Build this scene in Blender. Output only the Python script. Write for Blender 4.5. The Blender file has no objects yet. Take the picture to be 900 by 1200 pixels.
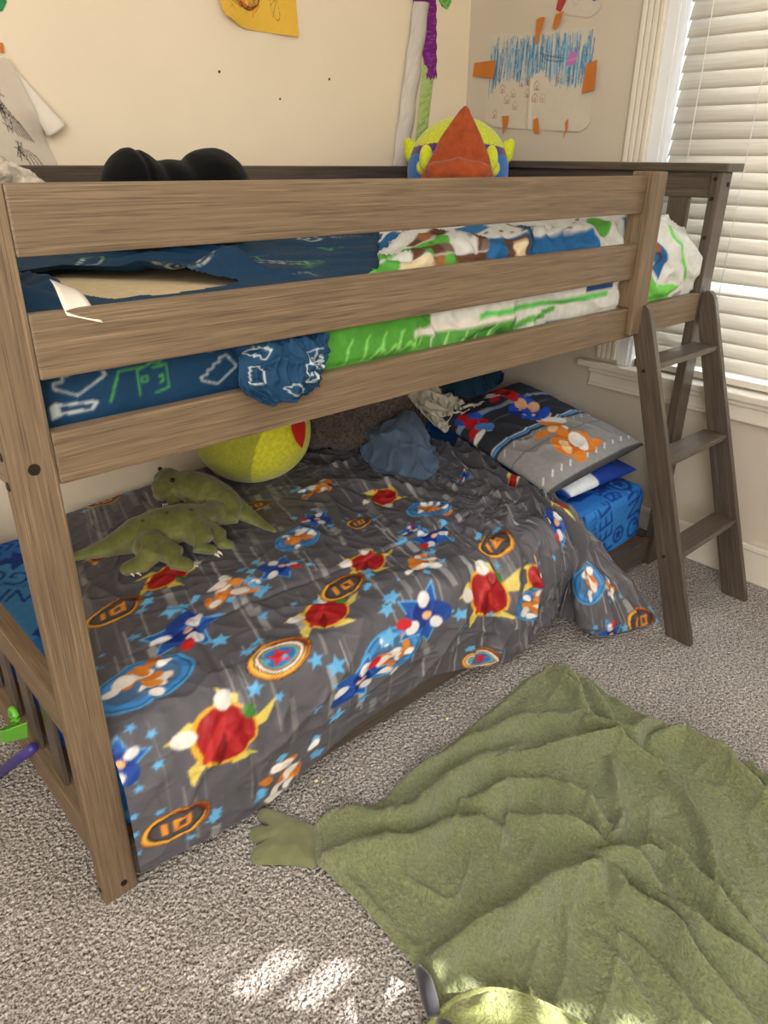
import bpy, bmesh, math, random
import numpy as np
from mathutils import Vector, Matrix
PI = math.pi
scene = bpy.context.scene
COL = scene.collection
rng = np.random.default_rng(7)
random.seed(7)

# ------------------------------------------------------------------ helpers
def lin(c):
    c = np.asarray(c, float) / 255.0
    return np.where(c <= 0.04045, c / 12.92, ((c + 0.055) / 1.055) ** 2.4)
def rgba(c):
    l = lin(c); return (float(l[0]), float(l[1]), float(l[2]), 1.0)

_pt = {}
def _perm(seed):
    if seed not in _pt:
        r = np.random.default_rng(seed)
        p = r.permutation(256); _pt[seed] = (np.concatenate([p, p, p]), r.normal(size=(256, 3)))
    return _pt[seed]
def noise3(x, y, z, seed=0):
    p, g = _perm(seed)
    x, y, z = np.broadcast_arrays(np.asarray(x, float), np.asarray(y, float), np.asarray(z, float))
    xi, yi, zi = [np.floor(a).astype(int) for a in (x, y, z)]
    xf, yf, zf = x - xi, y - yi, z - zi
    u, v, w = [a * a * a * (a * (a * 6 - 15) + 10) for a in (xf, yf, zf)]
    out = 0
    for dx in (0, 1):
        for dy in (0, 1):
            for dz in (0, 1):
                h = p[p[p[(xi + dx) & 255] + ((yi + dy) & 255)] + ((zi + dz) & 255)]
                gg = g[h]
                d = gg[..., 0] * (xf - dx) + gg[..., 1] * (yf - dy) + gg[..., 2] * (zf - dz)
                out = out + d * (u if dx else 1 - u) * (v if dy else 1 - v) * (w if dz else 1 - w)
    return out
def noise2(x, y, seed=0): return noise3(x, y, 0.37, seed)
def sstep(a, b, x):
    t = np.clip((x - a) / (b - a), 0, 1); return t * t * (3 - 2 * t)

def link(name, me, mat=None, parent=None):
    o = bpy.data.objects.new(name, me); COL.objects.link(o)
    if mat is not None: me.materials.append(mat)
    if parent is not None: o.parent = parent
    return o
def tag(o, label=None, cat=None, group=None, kind=None):
    if label: o['label'] = label
    if cat: o['category'] = cat
    if group: o['group'] = group
    if kind: o['kind'] = kind
    return o
def empty(name, loc=(0, 0, 0), label=None, cat=None, group=None):
    o = bpy.data.objects.new(name, None); COL.objects.link(o); o.location = loc; o.empty_display_size = .05
    return tag(o, label, cat, group)
def place(o, parent):
    """parent keeping world position (root empties carry only a location)"""
    o.parent = parent
    o.location = Vector(o.location) - Vector(parent.location)
    return o
def set_col(me, cols):
    a = me.color_attributes.new('Col', 'FLOAT_COLOR', 'POINT')
    n = len(me.vertices); c = np.ones((n, 4), np.float32); c[:, :3] = cols
    a.data.foreach_set('color', c.ravel())
def smooth(me, ang=None):
    me.polygons.foreach_set('use_smooth', np.ones(len(me.polygons), bool)); me.update()
def grid_faces(nu, nv, wrapu=False, off=0):
    i = np.arange(nu if wrapu else nu - 1)[:, None]; j = np.arange(nv - 1)[None, :]
    i2 = (i + 1) % nu
    return np.stack([i * nv + j, i2 * nv + j, i2 * nv + j + 1, i * nv + j + 1], -1).reshape(-1, 4) + off
def mesh_np(name, V, F, mat=None, parent=None, cols=None, sm=True):
    me = bpy.data.meshes.new(name)
    V = np.asarray(V, np.float32).reshape(-1, 3); F = np.asarray(F, np.int32)
    me.vertices.add(len(V)); me.vertices.foreach_set('co', V.ravel())
    me.loops.add(F.size); me.loops.foreach_set('vertex_index', F.ravel())
    me.polygons.add(len(F)); me.polygons.foreach_set('loop_start', np.arange(0, F.size, 4, dtype=np.int32))
    me.polygons.foreach_set('loop_total', np.full(len(F), 4, np.int32))
    me.update(calc_edges=True)
    if cols is not None: set_col(me, np.asarray(cols, np.float32).reshape(-1, 3))
    if sm: smooth(me)
    return link(name, me, mat, parent)
def grid(name, P, mat=None, parent=None, cols=None, flip=False, wrapu=False):
    nu, nv = P.shape[:2]
    F = grid_faces(nu, nv, wrapu)
    if flip: F = F[:, ::-1]
    return mesh_np(name, P, F, mat, parent, cols)
def solidify(o, t, off=-1):
    m = o.modifiers.new('Solidify', 'SOLIDIFY'); m.thickness = t; m.offset = off; return o

def bm_box(bm, lo, hi, bev=0.0, seg=2):
    r = bmesh.ops.create_cube(bm, size=1.0)
    c = [(a + b) / 2 for a, b in zip(lo, hi)]; s = [b - a for a, b in zip(lo, hi)]
    vs = r['verts']
    for v in vs: v.co = Vector((v.co.x * s[0] + c[0], v.co.y * s[1] + c[1], v.co.z * s[2] + c[2]))
    if bev > 0:
        es = list({e for v in vs for e in v.link_edges})
        bmesh.ops.bevel(bm, geom=es, offset=bev, segments=seg, affect='EDGES', profile=.6)
def bm_obj(name, bm, mat=None, parent=None, sm=False):
    me = bpy.data.meshes.new(name); bm.normal_update(); bm.to_mesh(me); bm.free()
    if sm: smooth(me)
    return link(name, me, mat, parent)
def box(name, lo, hi, mat, parent=None, bev=0.003):
    bm = bmesh.new(); bm_box(bm, lo, hi, bev)
    return bm_obj(name, bm, mat, parent)
def board(name, lo, hi, mat, parent, bev=0.003):
    """a board whose local X runs along its length, so the grain follows it"""
    lo, hi = Vector(lo), Vector(hi); d = hi - lo; c = (lo + hi) / 2
    ax = max(range(3), key=lambda k: d[k])
    dims = {0: (d.x, d.y, d.z), 1: (d.y, d.x, d.z), 2: (d.z, d.y, d.x)}[ax]
    bm = bmesh.new(); bm_box(bm, [-q / 2 for q in dims], [q / 2 for q in dims], bev)
    o = bm_obj(name, bm, mat, None)
    if ax == 1: o.rotation_euler = (0, 0, PI / 2)
    if ax == 2: o.rotation_euler = (0, -PI / 2, 0)
    o.location = c
    if parent: place(o, parent)
    return o
def bm_tube(bm, pts, radii, n=12, cap=True):
    pts = [Vector(p) for p in pts]; rings = []
    up = Vector((0, 0, 1))
    for i, p in enumerate(pts):
        t = (pts[min(i + 1, len(pts) - 1)] - pts[max(i - 1, 0)]).normalized()
        a = t.cross(up)
        if a.length < 1e-3: a = t.cross(Vector((1, 0, 0)))
        a.normalize(); b = t.cross(a).normalized()
        r = radii[i] if hasattr(radii, '__len__') else radii
        rings.append([bm.verts.new(p + a * (math.cos(2 * PI * k / n) * r) + b * (math.sin(2 * PI * k / n) * r)) for k in range(n)])
    for A, B in zip(rings, rings[1:]):
        for k in range(n): bm.faces.new((A[k], A[(k + 1) % n], B[(k + 1) % n], B[k]))
    if cap:
        bm.faces.new(rings[0][::-1]); bm.faces.new(rings[-1])
def tube(name, pts, radii, mat, parent=None, n=12):
    bm = bmesh.new(); bm_tube(bm, pts, radii, n); bmesh.ops.recalc_face_normals(bm, faces=bm.faces)
    return bm_obj(name, bm, mat, parent, True)
def bm_ball(bm, c, r, sub=3, rot=None):
    m = Matrix.Translation(Vector(c)) @ (rot or Matrix.Identity(4)) @ Matrix.Diagonal(Vector(r if hasattr(r, '__len__') else (r, r, r)).to_4d())
    m[3][3] = 1
    bmesh.ops.create_icosphere(bm, subdivisions=sub, radius=1.0, matrix=m)
def remesh(bm, voxel, it=4):
    me = bpy.data.meshes.new('tmp'); bm.to_mesh(me); bm.free()
    o = bpy.data.objects.new('tmp', me); COL.objects.link(o)
    m = o.modifiers.new('R', 'REMESH'); m.mode = 'VOXEL'; m.voxel_size = voxel
    s = o.modifiers.new('S', 'SMOOTH'); s.iterations = it; s.factor = .5
    dg = bpy.context.evaluated_depsgraph_get(); dg.update()
    out = bpy.data.meshes.new_from_object(o.evaluated_get(dg))
    bpy.data.objects.remove(o); bpy.data.meshes.remove(me)
    return out
def get_co(me):
    a = np.empty(len(me.vertices) * 3, np.float32); me.vertices.foreach_get('co', a); return a.reshape(-1, 3).astype(float)
def get_no(me):
    a = np.empty(len(me.vertices) * 3, np.float32); me.vertices.foreach_get('normal', a); return a.reshape(-1, 3).astype(float)
def set_co(me, c):
    me.vertices.foreach_set('co', np.asarray(c, np.float32).ravel()); me.update()
def blob(name, bm, voxel, mat, parent=None, it=4, disp=None, col=None, origin=None):
    me = remesh(bm, voxel, it); me.name = name
    if disp is not None:
        c = get_co(me); set_co(me, c + get_no(me) * disp(c)[:, None])
    if col is not None: set_col(me, col(get_co(me), get_no(me)))
    smooth(me)
    o = link(name, me, mat, None)
    if origin is not None:
        set_co(me, get_co(me) - np.asarray(origin, float)); o.location = origin
    if parent: place(o, parent)
    return o
def crease3(c, f, seed, sharp=1.0, stretch=(1, 1, 1)):
    n = noise3(c[:, 0] * f * stretch[0] + 3, c[:, 1] * f * stretch[1] + 7, c[:, 2] * f * stretch[2] + 1, seed)
    return 1 - np.abs(n) * 2.2 * sharp

# ------------------------------------------------------------------ 2-D canvas painted in surface metres -> vertex colours
class Canvas:
    def __init__(s, w, h, res, bg):
        s.w, s.h, s.res = w, h, res
        s.nx, s.ny = int(w / res) + 1, int(h / res) + 1
        s.a = np.empty((s.ny, s.nx, 3)); s.a[:] = lin(bg)
    def _bb(s, x0, x1, y0, y1):
        i0, i1 = max(0, int(x0 / s.res) - 1), min(s.nx, int(x1 / s.res) + 3)
        j0, j1 = max(0, int(y0 / s.res) - 1), min(s.ny, int(y1 / s.res) + 3)
        if i1 <= i0 or j1 <= j0: return None
        X, Y = np.meshgrid(np.arange(i0, i1) * s.res, np.arange(j0, j1) * s.res)
        return (slice(j0, j1), slice(i0, i1)), X, Y
    def put(s, sl, m, c): s.a[sl][m] = lin(c)
    def poly(s, pts, c):
        p = np.asarray(pts, float); b = s._bb(p[:, 0].min(), p[:, 0].max(), p[:, 1].min(), p[:, 1].max())
        if b is None: return
        sl, X, Y = b; m = np.zeros(X.shape, bool)
        for (x0, y0), (x1, y1) in zip(p, np.roll(p, -1, 0)):
            if y0 == y1: continue
            q = (Y >= min(y0, y1)) & (Y < max(y0, y1)) & (X < (x1 - x0) * (Y - y0) / (y1 - y0) + x0)
            m ^= q
        s.put(sl, m, c)
    def ell(s, x, y, rx, ry, c, rot=0, inner=0):
        R = max(rx, ry); b = s._bb(x - R, x + R, y - R, y + R)
        if b is None: return
        sl, X, Y = b; ca, sa = math.cos(rot), math.sin(rot)
        u = ((X - x) * ca + (Y - y) * sa) / rx; v = (-(X - x) * sa + (Y - y) * ca) / ry
        d = u * u + v * v
        s.put(sl, (d < 1) & (d >= inner * inner), c)
    def line(s, pts, wd, c, closed=False):
        pts = [tuple(p) for p in pts]
        if closed: pts = pts + pts[:1]
        for (x0, y0), (x1, y1) in zip(pts, pts[1:]):
            b = s._bb(min(x0, x1) - wd, max(x0, x1) + wd, min(y0, y1) - wd, max(y0, y1) + wd)
            if b is None: continue
            sl, X, Y = b; L2 = (x1 - x0) ** 2 + (y1 - y0) ** 2 + 1e-12
            t = np.clip(((X - x0) * (x1 - x0) + (Y - y0) * (y1 - y0)) / L2, 0, 1)
            d = (X - x0 - t * (x1 - x0)) ** 2 + (Y - y0 - t * (y1 - y0)) ** 2
            s.put(sl, d < (wd / 2) ** 2, c)
    def star(s, x, y, r, c, n=5, inner=.45, rot=0.3):
        s.poly([(x + (r if k % 2 == 0 else r * inner) * math.cos(rot + PI * k / n), y + (r if k % 2 == 0 else r * inner) * math.sin(rot + PI * k / n)) for k in range(2 * n)], c)
    def rect(s, x, y, w, h, c, rot=0):
        ca, sa = math.cos(rot), math.sin(rot)
        s.poly([(x + a * w / 2 * ca - b * h / 2 * sa, y + a * w / 2 * sa + b * h / 2 * ca) for a, b in ((-1, -1), (1, -1), (1, 1), (-1, 1))], c)
    def text(s, st, x, y, size, c, rot=0, arc=None):
        cu = bpy.data.curves.new('t', 'FONT'); cu.body = st; cu.size = size; cu.align_x = 'CENTER'; cu.align_y = 'CENTER'
        o = bpy.data.objects.new('t', cu); COL.objects.link(o)
        dg = bpy.context.evaluated_depsgraph_get(); dg.update()
        me = bpy.data.meshes.new_from_object(o.evaluated_get(dg)); me.calc_loop_triangles()
        ca, sa = math.cos(rot), math.sin(rot)
        P = [(x + v.co.x * ca - v.co.y * sa, y + v.co.x * sa + v.co.y * ca) for v in me.vertices]
        for t in me.loop_triangles: s.poly([P[i] for i in t.vertices], c)
        bpy.data.objects.remove(o); bpy.data.curves.remove(cu); bpy.data.meshes.remove(me)
    def blur(s, n=1):
        for _ in range(n):
            p = np.pad(s.a, ((1, 1), (1, 1), (0, 0)), 'edge')
            s.a = (p[:-2, 1:-1] + p[2:, 1:-1] + p[1:-1, :-2] + p[1:-1, 2:] + 2 * p[1:-1, 1:-1]) / 6
    def sample(s, x, y):
        x = np.clip(np.asarray(x) / s.res, 0, s.nx - 1.001); y = np.clip(np.asarray(y) / s.res, 0, s.ny - 1.001)
        i, j = x.astype(int), y.astype(int); u, v = (x - i)[..., None], (y - j)[..., None]
        a = s.a
        return (a[j, i] * (1 - u) + a[j, i + 1] * u) * (1 - v) + (a[j + 1, i] * (1 - u) + a[j + 1, i + 1] * u) * v

# ------------------------------------------------------------------ materials
def nt_mat(name):
    m = bpy.data.materials.new(name); m.use_nodes = True
    nt = m.node_tree; b = nt.nodes['Principled BSDF']
    return m, nt, b
def N(nt, typ, **kw):
    n = nt.nodes.new(typ)
    for k, v in kw.items(): setattr(n, k, v)
    return n
def ramp(nt, fac, stops):
    r = N(nt, 'ShaderNodeValToRGB'); nt.links.new(fac, r.inputs[0])
    e = r.color_ramp.elements
    while len(e) < len(stops): e.new(.5)
    for q, (p, c) in zip(e, stops): q.position = p; q.color = c if len(c) == 4 else (*c, 1)
    return r.outputs[0]
def mixc(nt, fac, a, b, mode='MIX'):
    m = N(nt, 'ShaderNodeMix', data_type='RGBA', blend_type=mode)
    for s, v in ((m.inputs[0], fac), (m.inputs[6], a), (m.inputs[7], b)):
        if hasattr(v, 'is_output'): nt.links.new(v, s)
        else: s.default_value = v
    return m.outputs[2]
def tex_noise(nt, vec, scale, detail=3, rough=.5):
    n = N(nt, 'ShaderNodeTexNoise'); n.inputs['Scale'].default_value = scale; n.inputs['Detail'].default_value = detail; n.inputs['Roughness'].default_value = rough
    if vec is not None: nt.links.new(vec, n.inputs['Vector'])
    return n.outputs['Fac']
def mapping(nt, vec, scale):
    m = N(nt, 'ShaderNodeMapping'); m.inputs['Scale'].default_value = scale; nt.links.new(vec, m.inputs['Vector']); return m.outputs[0]
def bump(nt, b, h, strength, dist):
    n = N(nt, 'ShaderNodeBump'); n.inputs['Strength'].default_value = strength; n.inputs['Distance'].default_value = dist
    nt.links.new(h, n.inputs['Height']); nt.links.new(n.outputs[0], b.inputs['Normal'])
def wood_mat(name, dark, mid, light, rough=.5):
    m, nt, b = nt_mat(name)
    tc = N(nt, 'ShaderNodeTexCoord'); oi = N(nt, 'ShaderNodeObjectInfo')
    add = N(nt, 'ShaderNodeVectorMath', operation='ADD'); nt.links.new(tc.outputs['Object'], add.inputs[0])
    mul = N(nt, 'ShaderNodeMath', operation='MULTIPLY'); mul.inputs[1].default_value = 37.0; nt.links.new(oi.outputs['Random'], mul.inputs[0]); nt.links.new(mul.outputs[0], add.inputs[1])
    v = add.outputs[0]
    g1 = tex_noise(nt, mapping(nt, v, (1.6, 60, 60)), 1.6, 5, .6)
    g2 = tex_noise(nt, mapping(nt, v, (6, 300, 300)), 1.5, 3, .6)
    g3 = tex_noise(nt, mapping(nt, v, (5, 380, 380)), 1.2, 2, .5)
    c = ramp(nt, g1, [(.28, rgba(dark)), (.5, rgba(mid)), (.72, rgba(light))])
    c = mixc(nt, ramp(nt, g2, [(.5, (0, 0, 0)), (.68, (.7, .7, .7))]), c, rgba([q * .72 for q in dark]), 'MIX')
    c = mixc(nt, ramp(nt, g3, [(.56, (0, 0, 0)), (.72, (.55, .55, .55))]), c, rgba([min(255, q * 1.28) for q in light]), 'MIX')
    nt.links.new(c, b.inputs['Base Color'])
    b.inputs['Roughness'].default_value = rough; b.inputs['Specular IOR Level'].default_value = .5
    bump(nt, b, g2, .35, .0012)
    return m
def plain(name, c, rough=.6, spec=.3, metal=0, bs=0, bd=.001, bscale=400, var=0.0, sheen=0, vscale=8, vstretch=None, coord='Object'):
    m, nt, b = nt_mat(name)
    b.inputs['Roughness'].default_value = rough; b.inputs['Specular IOR Level'].default_value = spec; b.inputs['Metallic'].default_value = metal
    if sheen: b.inputs['Sheen Weight'].default_value = sheen; b.inputs['Sheen Roughness'].default_value = .5
    tc = N(nt, 'ShaderNodeTexCoord'); v = tc.outputs[coord]
    n = tex_noise(nt, mapping(nt, v, vstretch) if vstretch else v, vscale, 4)
    d = [q * (1 - var) for q in c]; l = [min(255, q * (1 + var)) for q in c]
    nt.links.new(ramp(nt, n, [(.3, rgba(d)), (.7, rgba(l))]), b.inputs['Base Color'])
    if bs: bump(nt, b, tex_noise(nt, v, bscale, 3), bs, bd)
    return m
def vcol_mat(name, rough=.75, spec=.2, bs=.25, bscale=500, bd=.001, sheen=0.0, var=.08, vscale=60):
    m, nt, b = nt_mat(name)
    at = N(nt, 'ShaderNodeAttribute', attribute_name='Col')
    tc = N(nt, 'ShaderNodeTexCoord')
    n = tex_noise(nt, tc.outputs['Object'], vscale, 3)
    f = ramp(nt, n, [(.3, (1 - var,) * 3), (.7, (1 + var,) * 3)])
    nt.links.new(mixc(nt, 1.0, at.outputs['Color'], f, 'MULTIPLY'), b.inputs['Base Color'])
    b.inputs['Roughness'].default_value = rough; b.inputs['Specular IOR Level'].default_value = spec
    if sheen: b.inputs['Sheen Weight'].default_value = sheen
    if bs: bump(nt, b, tex_noise(nt, tc.outputs['Object'], bscale, 3), bs, bd)
    return m
def carpet_mat():
    m, nt, b = nt_mat('carpet_pile')
    tc = N(nt, 'ShaderNodeTexCoord'); v = tc.outputs['Object']
    a = tex_noise(nt, v, 130, 3, .7); w = tex_noise(nt, v, 260, 2, .6); big = tex_noise(nt, v, 5, 3)
    vo = N(nt, 'ShaderNodeTexVoronoi'); vo.inputs['Scale'].default_value = 120; nt.links.new(v, vo.inputs['Vector'])
    c = ramp(nt, a, [(.36, rgba((80, 70, 65))), (.455, rgba((148, 140, 134))), (.55, rgba((204, 197, 192))), (.64, rgba((240, 237, 233)))])
    c = mixc(nt, .45, c, ramp(nt, w, [(.38, rgba((76, 67, 63))), (.58, rgba((228, 222, 217)))]))
    c = mixc(nt, 1.0, c, ramp(nt, big, [(.3, (.86, .85, .84)), (.7, (1.06, 1.05, 1.05))]), 'MULTIPLY')
    nt.links.new(c, b.inputs['Base Color']); b.inputs['Roughness'].default_value = .95; b.inputs['Specular IOR Level'].default_value = .05
    s = N(nt, 'ShaderNodeMath', operation='ADD'); nt.links.new(a, s.inputs[0]); nt.links.new(vo.outputs['Distance'], s.inputs[1])
    bump(nt, b, s.outputs[0], 1.0, .010)
    return m
def plush_blanket_mat(name, c0, c1):
    m, nt, b = nt_mat(name)
    tc = N(nt, 'ShaderNodeTexCoord'); v = tc.outputs['Object']
    wn = N(nt, 'ShaderNodeTexNoise'); wn.inputs['Scale'].default_value = 14; nt.links.new(v, wn.inputs['Vector'])
    ad = N(nt, 'ShaderNodeVectorMath', operation='MULTIPLY_ADD'); nt.links.new(wn.outputs['Color'], ad.inputs[0]); ad.inputs[1].default_value = (.05, .05, .05); nt.links.new(v, ad.inputs[2])
    f1 = tex_noise(nt, mapping(nt, ad.outputs[0], (230, 130, 180)), 1.0, 4, .6)
    f2 = tex_noise(nt, v, 7, 3)
    c = ramp(nt, f1, [(.3, rgba([q * .86 for q in c0])), (.5, rgba(c0)), (.72, rgba(c1))])
    c = mixc(nt, 1.0, c, ramp(nt, f2, [(.3, (.9, .9, .88)), (.7, (1.08, 1.08, 1.06))]), 'MULTIPLY')
    nt.links.new(c, b.inputs['Base Color']); b.inputs['Roughness'].default_value = .9; b.inputs['Specular IOR Level'].default_value = .1
    b.inputs['Sheen Weight'].default_value = .35; b.inputs['Sheen Roughness'].default_value = .4
    bump(nt, b, f1, .9, .009)
    return m

M = {}
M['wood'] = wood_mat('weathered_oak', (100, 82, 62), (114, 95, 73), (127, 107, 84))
M['wood_shaded'] = wood_mat('weathered_oak_shaded', (68, 58, 50), (82, 71, 62), (96, 84, 74), .3)  # same oak made darker: shade of backlit and far parts put into the colour
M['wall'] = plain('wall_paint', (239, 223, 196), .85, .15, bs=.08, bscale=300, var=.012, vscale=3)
M['wall_r_shaded'] = plain('wall_paint_shaded', (203, 192, 175), .85, .15, bs=.08, bscale=300, var=.012, vscale=3)  # wall paint darkened, dimmer light on the right put into the colour
M['ceil'] = plain('ceiling_paint', (238, 236, 230), .9, .1, bs=.1, bscale=200)
M['trim'] = plain('trim_paint', (224, 216, 202), .45, .4, var=.01)
M['carpet'] = carpet_mat()
M['bolt'] = plain('bolt_metal', (58, 50, 42), .4, .5, metal=.7)
M['cream'] = plain('mattress_ticking', (205, 185, 150), .9, .1, bs=.2)
M['vc'] = vcol_mat('printed_cotton', .72, .2, .2, 600, .0008)
M['vc_sateen'] = vcol_mat('printed_sateen', .46, .35, .15, 700, .0006, var=.05)
M['vc_plush'] = vcol_mat('plush_fabric', .9, .1, .5, 420, .002, sheen=.3, var=.12, vscale=90)
M['paper'] = vcol_mat('drawn_paper', .85, .15, .05, 200, .0005, var=.02)
M['white_tag'] = plain('white_tag', (236, 226, 210), .8, .2)
M['tape'] = plain('orange_tape', (196, 116, 48), .5, .35, var=.06)
M['blanket'] = plush_blanket_mat('green_plush_pile', (128, 136, 98), (148, 155, 116))
M['hood'] = plush_blanket_mat('light_green_plush_pile', (168, 176, 112), (194, 200, 140))
M['paw'] = plain('green_suede', (116, 120, 86), .9, .1, bs=.3, bscale=500, var=.08, sheen=.3, vscale=20)
M['horn'] = plain('charcoal_felt', (52, 52, 58), .85, .2, bs=.3, var=.1, sheen=.3)
M['black'] = plain('black_plush', (9, 9, 11), .95, .1, bs=.4, var=.2, sheen=.08)
M['brown'] = plain('brown_fleece', (92, 80, 74), .98, .05, bs=1.0, bd=.01, bscale=110, var=.3, sheen=.25, vscale=90)
M['shirt'] = plain('blue_grey_jersey', (84, 104, 128), .85, .15, bs=.25, bscale=700, var=.08, sheen=.15)
M['orange'] = plain('orange_plush', (158, 74, 40), .9, .1, bs=.3, var=.1, sheen=.25, vscale=40)
M['grey_fur'] = plain('grey_fur', (150, 140, 124), .95, .1, bs=1.0, bd=.008, bscale=60, var=.3, sheen=.3, vscale=50)
M['green_plastic'] = plain('green_plastic', (98, 178, 52), .35, .5, var=.05)
M['purple_plastic'] = plain('purple_plastic', (66, 56, 128), .4, .45, var=.05)
M['tan_wood'] = plain('tan_board', (150, 104, 58), .6, .3, var=.1)
M['red_felt'] = plain('red_felt', (200, 44, 40), .8, .2, var=.05)
M['cord'] = plain('white_cord', (236, 236, 232), .7, .2)
M['hole'] = plain('dark_hole', (70, 56, 44), .9, .1)
M['eye'] = plain('black_bead', (12, 12, 14), .25, .5)
M['crumb'] = plain('pale_crumb', (222, 208, 168), .8, .2, var=.1)

def blind_mat():
    m, nt, b = nt_mat('blind_slat')
    tc = N(nt, 'ShaderNodeTexCoord'); n = tex_noise(nt, mapping(nt, tc.outputs['Object'], (60, 2.5, 60)), 2, 4)
    c = ramp(nt, n, [(.3, rgba((226, 218, 204))), (.7, rgba((244, 238, 228)))])
    nt.links.new(c, b.inputs['Base Color']); b.inputs['Roughness'].default_value = .45
    tr = N(nt, 'ShaderNodeBsdfTranslucent'); nt.links.new(c, tr.inputs[0])
    mx = N(nt, 'ShaderNodeMixShader'); mx.inputs[0].default_value = .26
    nt.links.new(b.outputs[0], mx.inputs[1]); nt.links.new(tr.outputs[0], mx.inputs[2])
    nt.links.new(mx.outputs[0], nt.nodes['Material Output'].inputs[0])
    return m
M['blind'] = blind_mat()
def glass_mat():
    m, nt, b = nt_mat('window_glass')
    t = N(nt, 'ShaderNodeBsdfTransparent'); g = N(nt, 'ShaderNodeBsdfGlossy'); g.inputs['Roughness'].default_value = .02
    mx = N(nt, 'ShaderNodeMixShader'); mx.inputs[0].default_value = .06
    nt.links.new(t.outputs[0], mx.inputs[1]); nt.links.new(g.outputs[0], mx.inputs[2]); nt.links.new(mx.outputs[0], nt.nodes['Material Output'].inputs[0])
    return m
M['glass'] = glass_mat()

# ------------------------------------------------------------------ camera (fitted from the photograph)
W0, H0 = 900, 1200
F_PX, YAW, PITCH, ROLL = 866.611, math.radians(-42.5743), math.radians(25.5734), math.radians(.6351)
CAM = Vector((-.2542, -1.0438, 1.2851))
d = Vector((math.sin(-YAW) * math.cos(PITCH), math.cos(YAW) * math.cos(PITCH), -math.sin(PITCH)))
rt = Vector((d.y, -d.x, 0)).normalized(); up = rt.cross(d)
R_ = rt * math.cos(ROLL) + up * math.sin(ROLL); U_ = -rt * math.sin(ROLL) + up * math.cos(ROLL)
cd = bpy.data.cameras.new('camera'); cam = bpy.data.objects.new('camera', cd); COL.objects.link(cam)
cam.matrix_world = Matrix(((R_.x, U_.x, -d.x, CAM.x), (R_.y, U_.y, -d.y, CAM.y), (R_.z, U_.z, -d.z, CAM.z), (0, 0, 0, 1)))
cd.sensor_fit = 'VERTICAL'; cd.sensor_height = 24; cd.sensor_width = 18; cd.lens = F_PX / H0 * 24
cd.clip_start = .02
scene.camera = cam

# ------------------------------------------------------------------ room
WX, WY, WL, WF, CH = 2.139, 1.1245, -1.9, -2.6, 2.45
def struct(o): o['kind'] = 'structure'; return o
struct(box('floor', (WL, WF, -.05), (WX + .12, WY + .1, 0), M['carpet'], bev=0))
struct(box('ceiling', (WL, WF, CH), (WX + .12, WY + .1, CH + .05), M['ceil'], bev=0))
wall_back = struct(box('wall_back', (WL, WY, 0), (WX + .12, WY + .1, CH), M['wall'], bev=0))
struct(box('wall_left', (WL - .1, WF, 0), (WL, WY + .1, CH), M['wall'], bev=0))
WY1, WY0, WZ0, WZ1 = .292, -1.1, .625, 2.15            # opening of the window in the right wall
bm = bmesh.new()
for lo, hi in (((WX, WY1, 0), (WX + .12, WY, CH)), ((WX, WF, 0), (WX + .12, WY0, CH)), ((WX, WY0, 0), (WX + .12, WY1, WZ0 - .02)), ((WX, WY0, WZ1), (WX + .12, WY1, CH))):
    bm_box(bm, lo, hi)
struct(bm_obj('wall_right', bm, M['wall_r_shaded']))
# front wall, behind the photographer, with a narrow sunlit window
FX0, FX1, FZ0, FZ1 = 1.80, 1.975, .75, 1.782
bm = bmesh.new()
for lo, hi in (((WL, WF - .1, 0), (FX0, WF, CH)), ((FX1, WF - .1, 0), (WX + .12, WF, CH)), ((FX0, WF - .1, 0), (FX1, WF, FZ0)), ((FX0, WF - .1, FZ1), (FX1, WF, CH))):
    bm_box(bm, lo, hi)
struct(bm_obj('wall_front', bm, M['wall']))
for k in range(3):
    bm = bmesh.new(); bmesh.ops.create_cone(bm, cap_ends=True, segments=10, radius1=(.004, .004, .003)[k], radius2=.003, depth=.002, matrix=Matrix.Translation(((1.068, 1.476, 1.278)[k], WY - .001, (1.507, 1.514, 1.448)[k])) @ Matrix.Rotation(PI / 2, 4, 'X'))
    struct(bm_obj('nail_hole', bm, M['hole'], wall_back))
# skirting
def baseboard(name, pts, axis):
    bm = bmesh.new()
    if axis == 'y':
        bm_box(bm, (WX - .014, WF, 0), (WX, WY, .112), .002); bm_box(bm, (WX - .02, WF, .112), (WX, WY, .133), .006, 3)
    else:
        bm_box(bm, (WL, WY - .014, 0), (WX - .021, WY, .112), .002); bm_box(bm, (WL, WY - .02, .112), (WX - .021, WY, .133), .006, 3)
    struct(bm_obj(name, bm, M['trim']))
baseboard('baseboard_right', None, 'y'); baseboard('baseboard_back', None, 'x')
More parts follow.
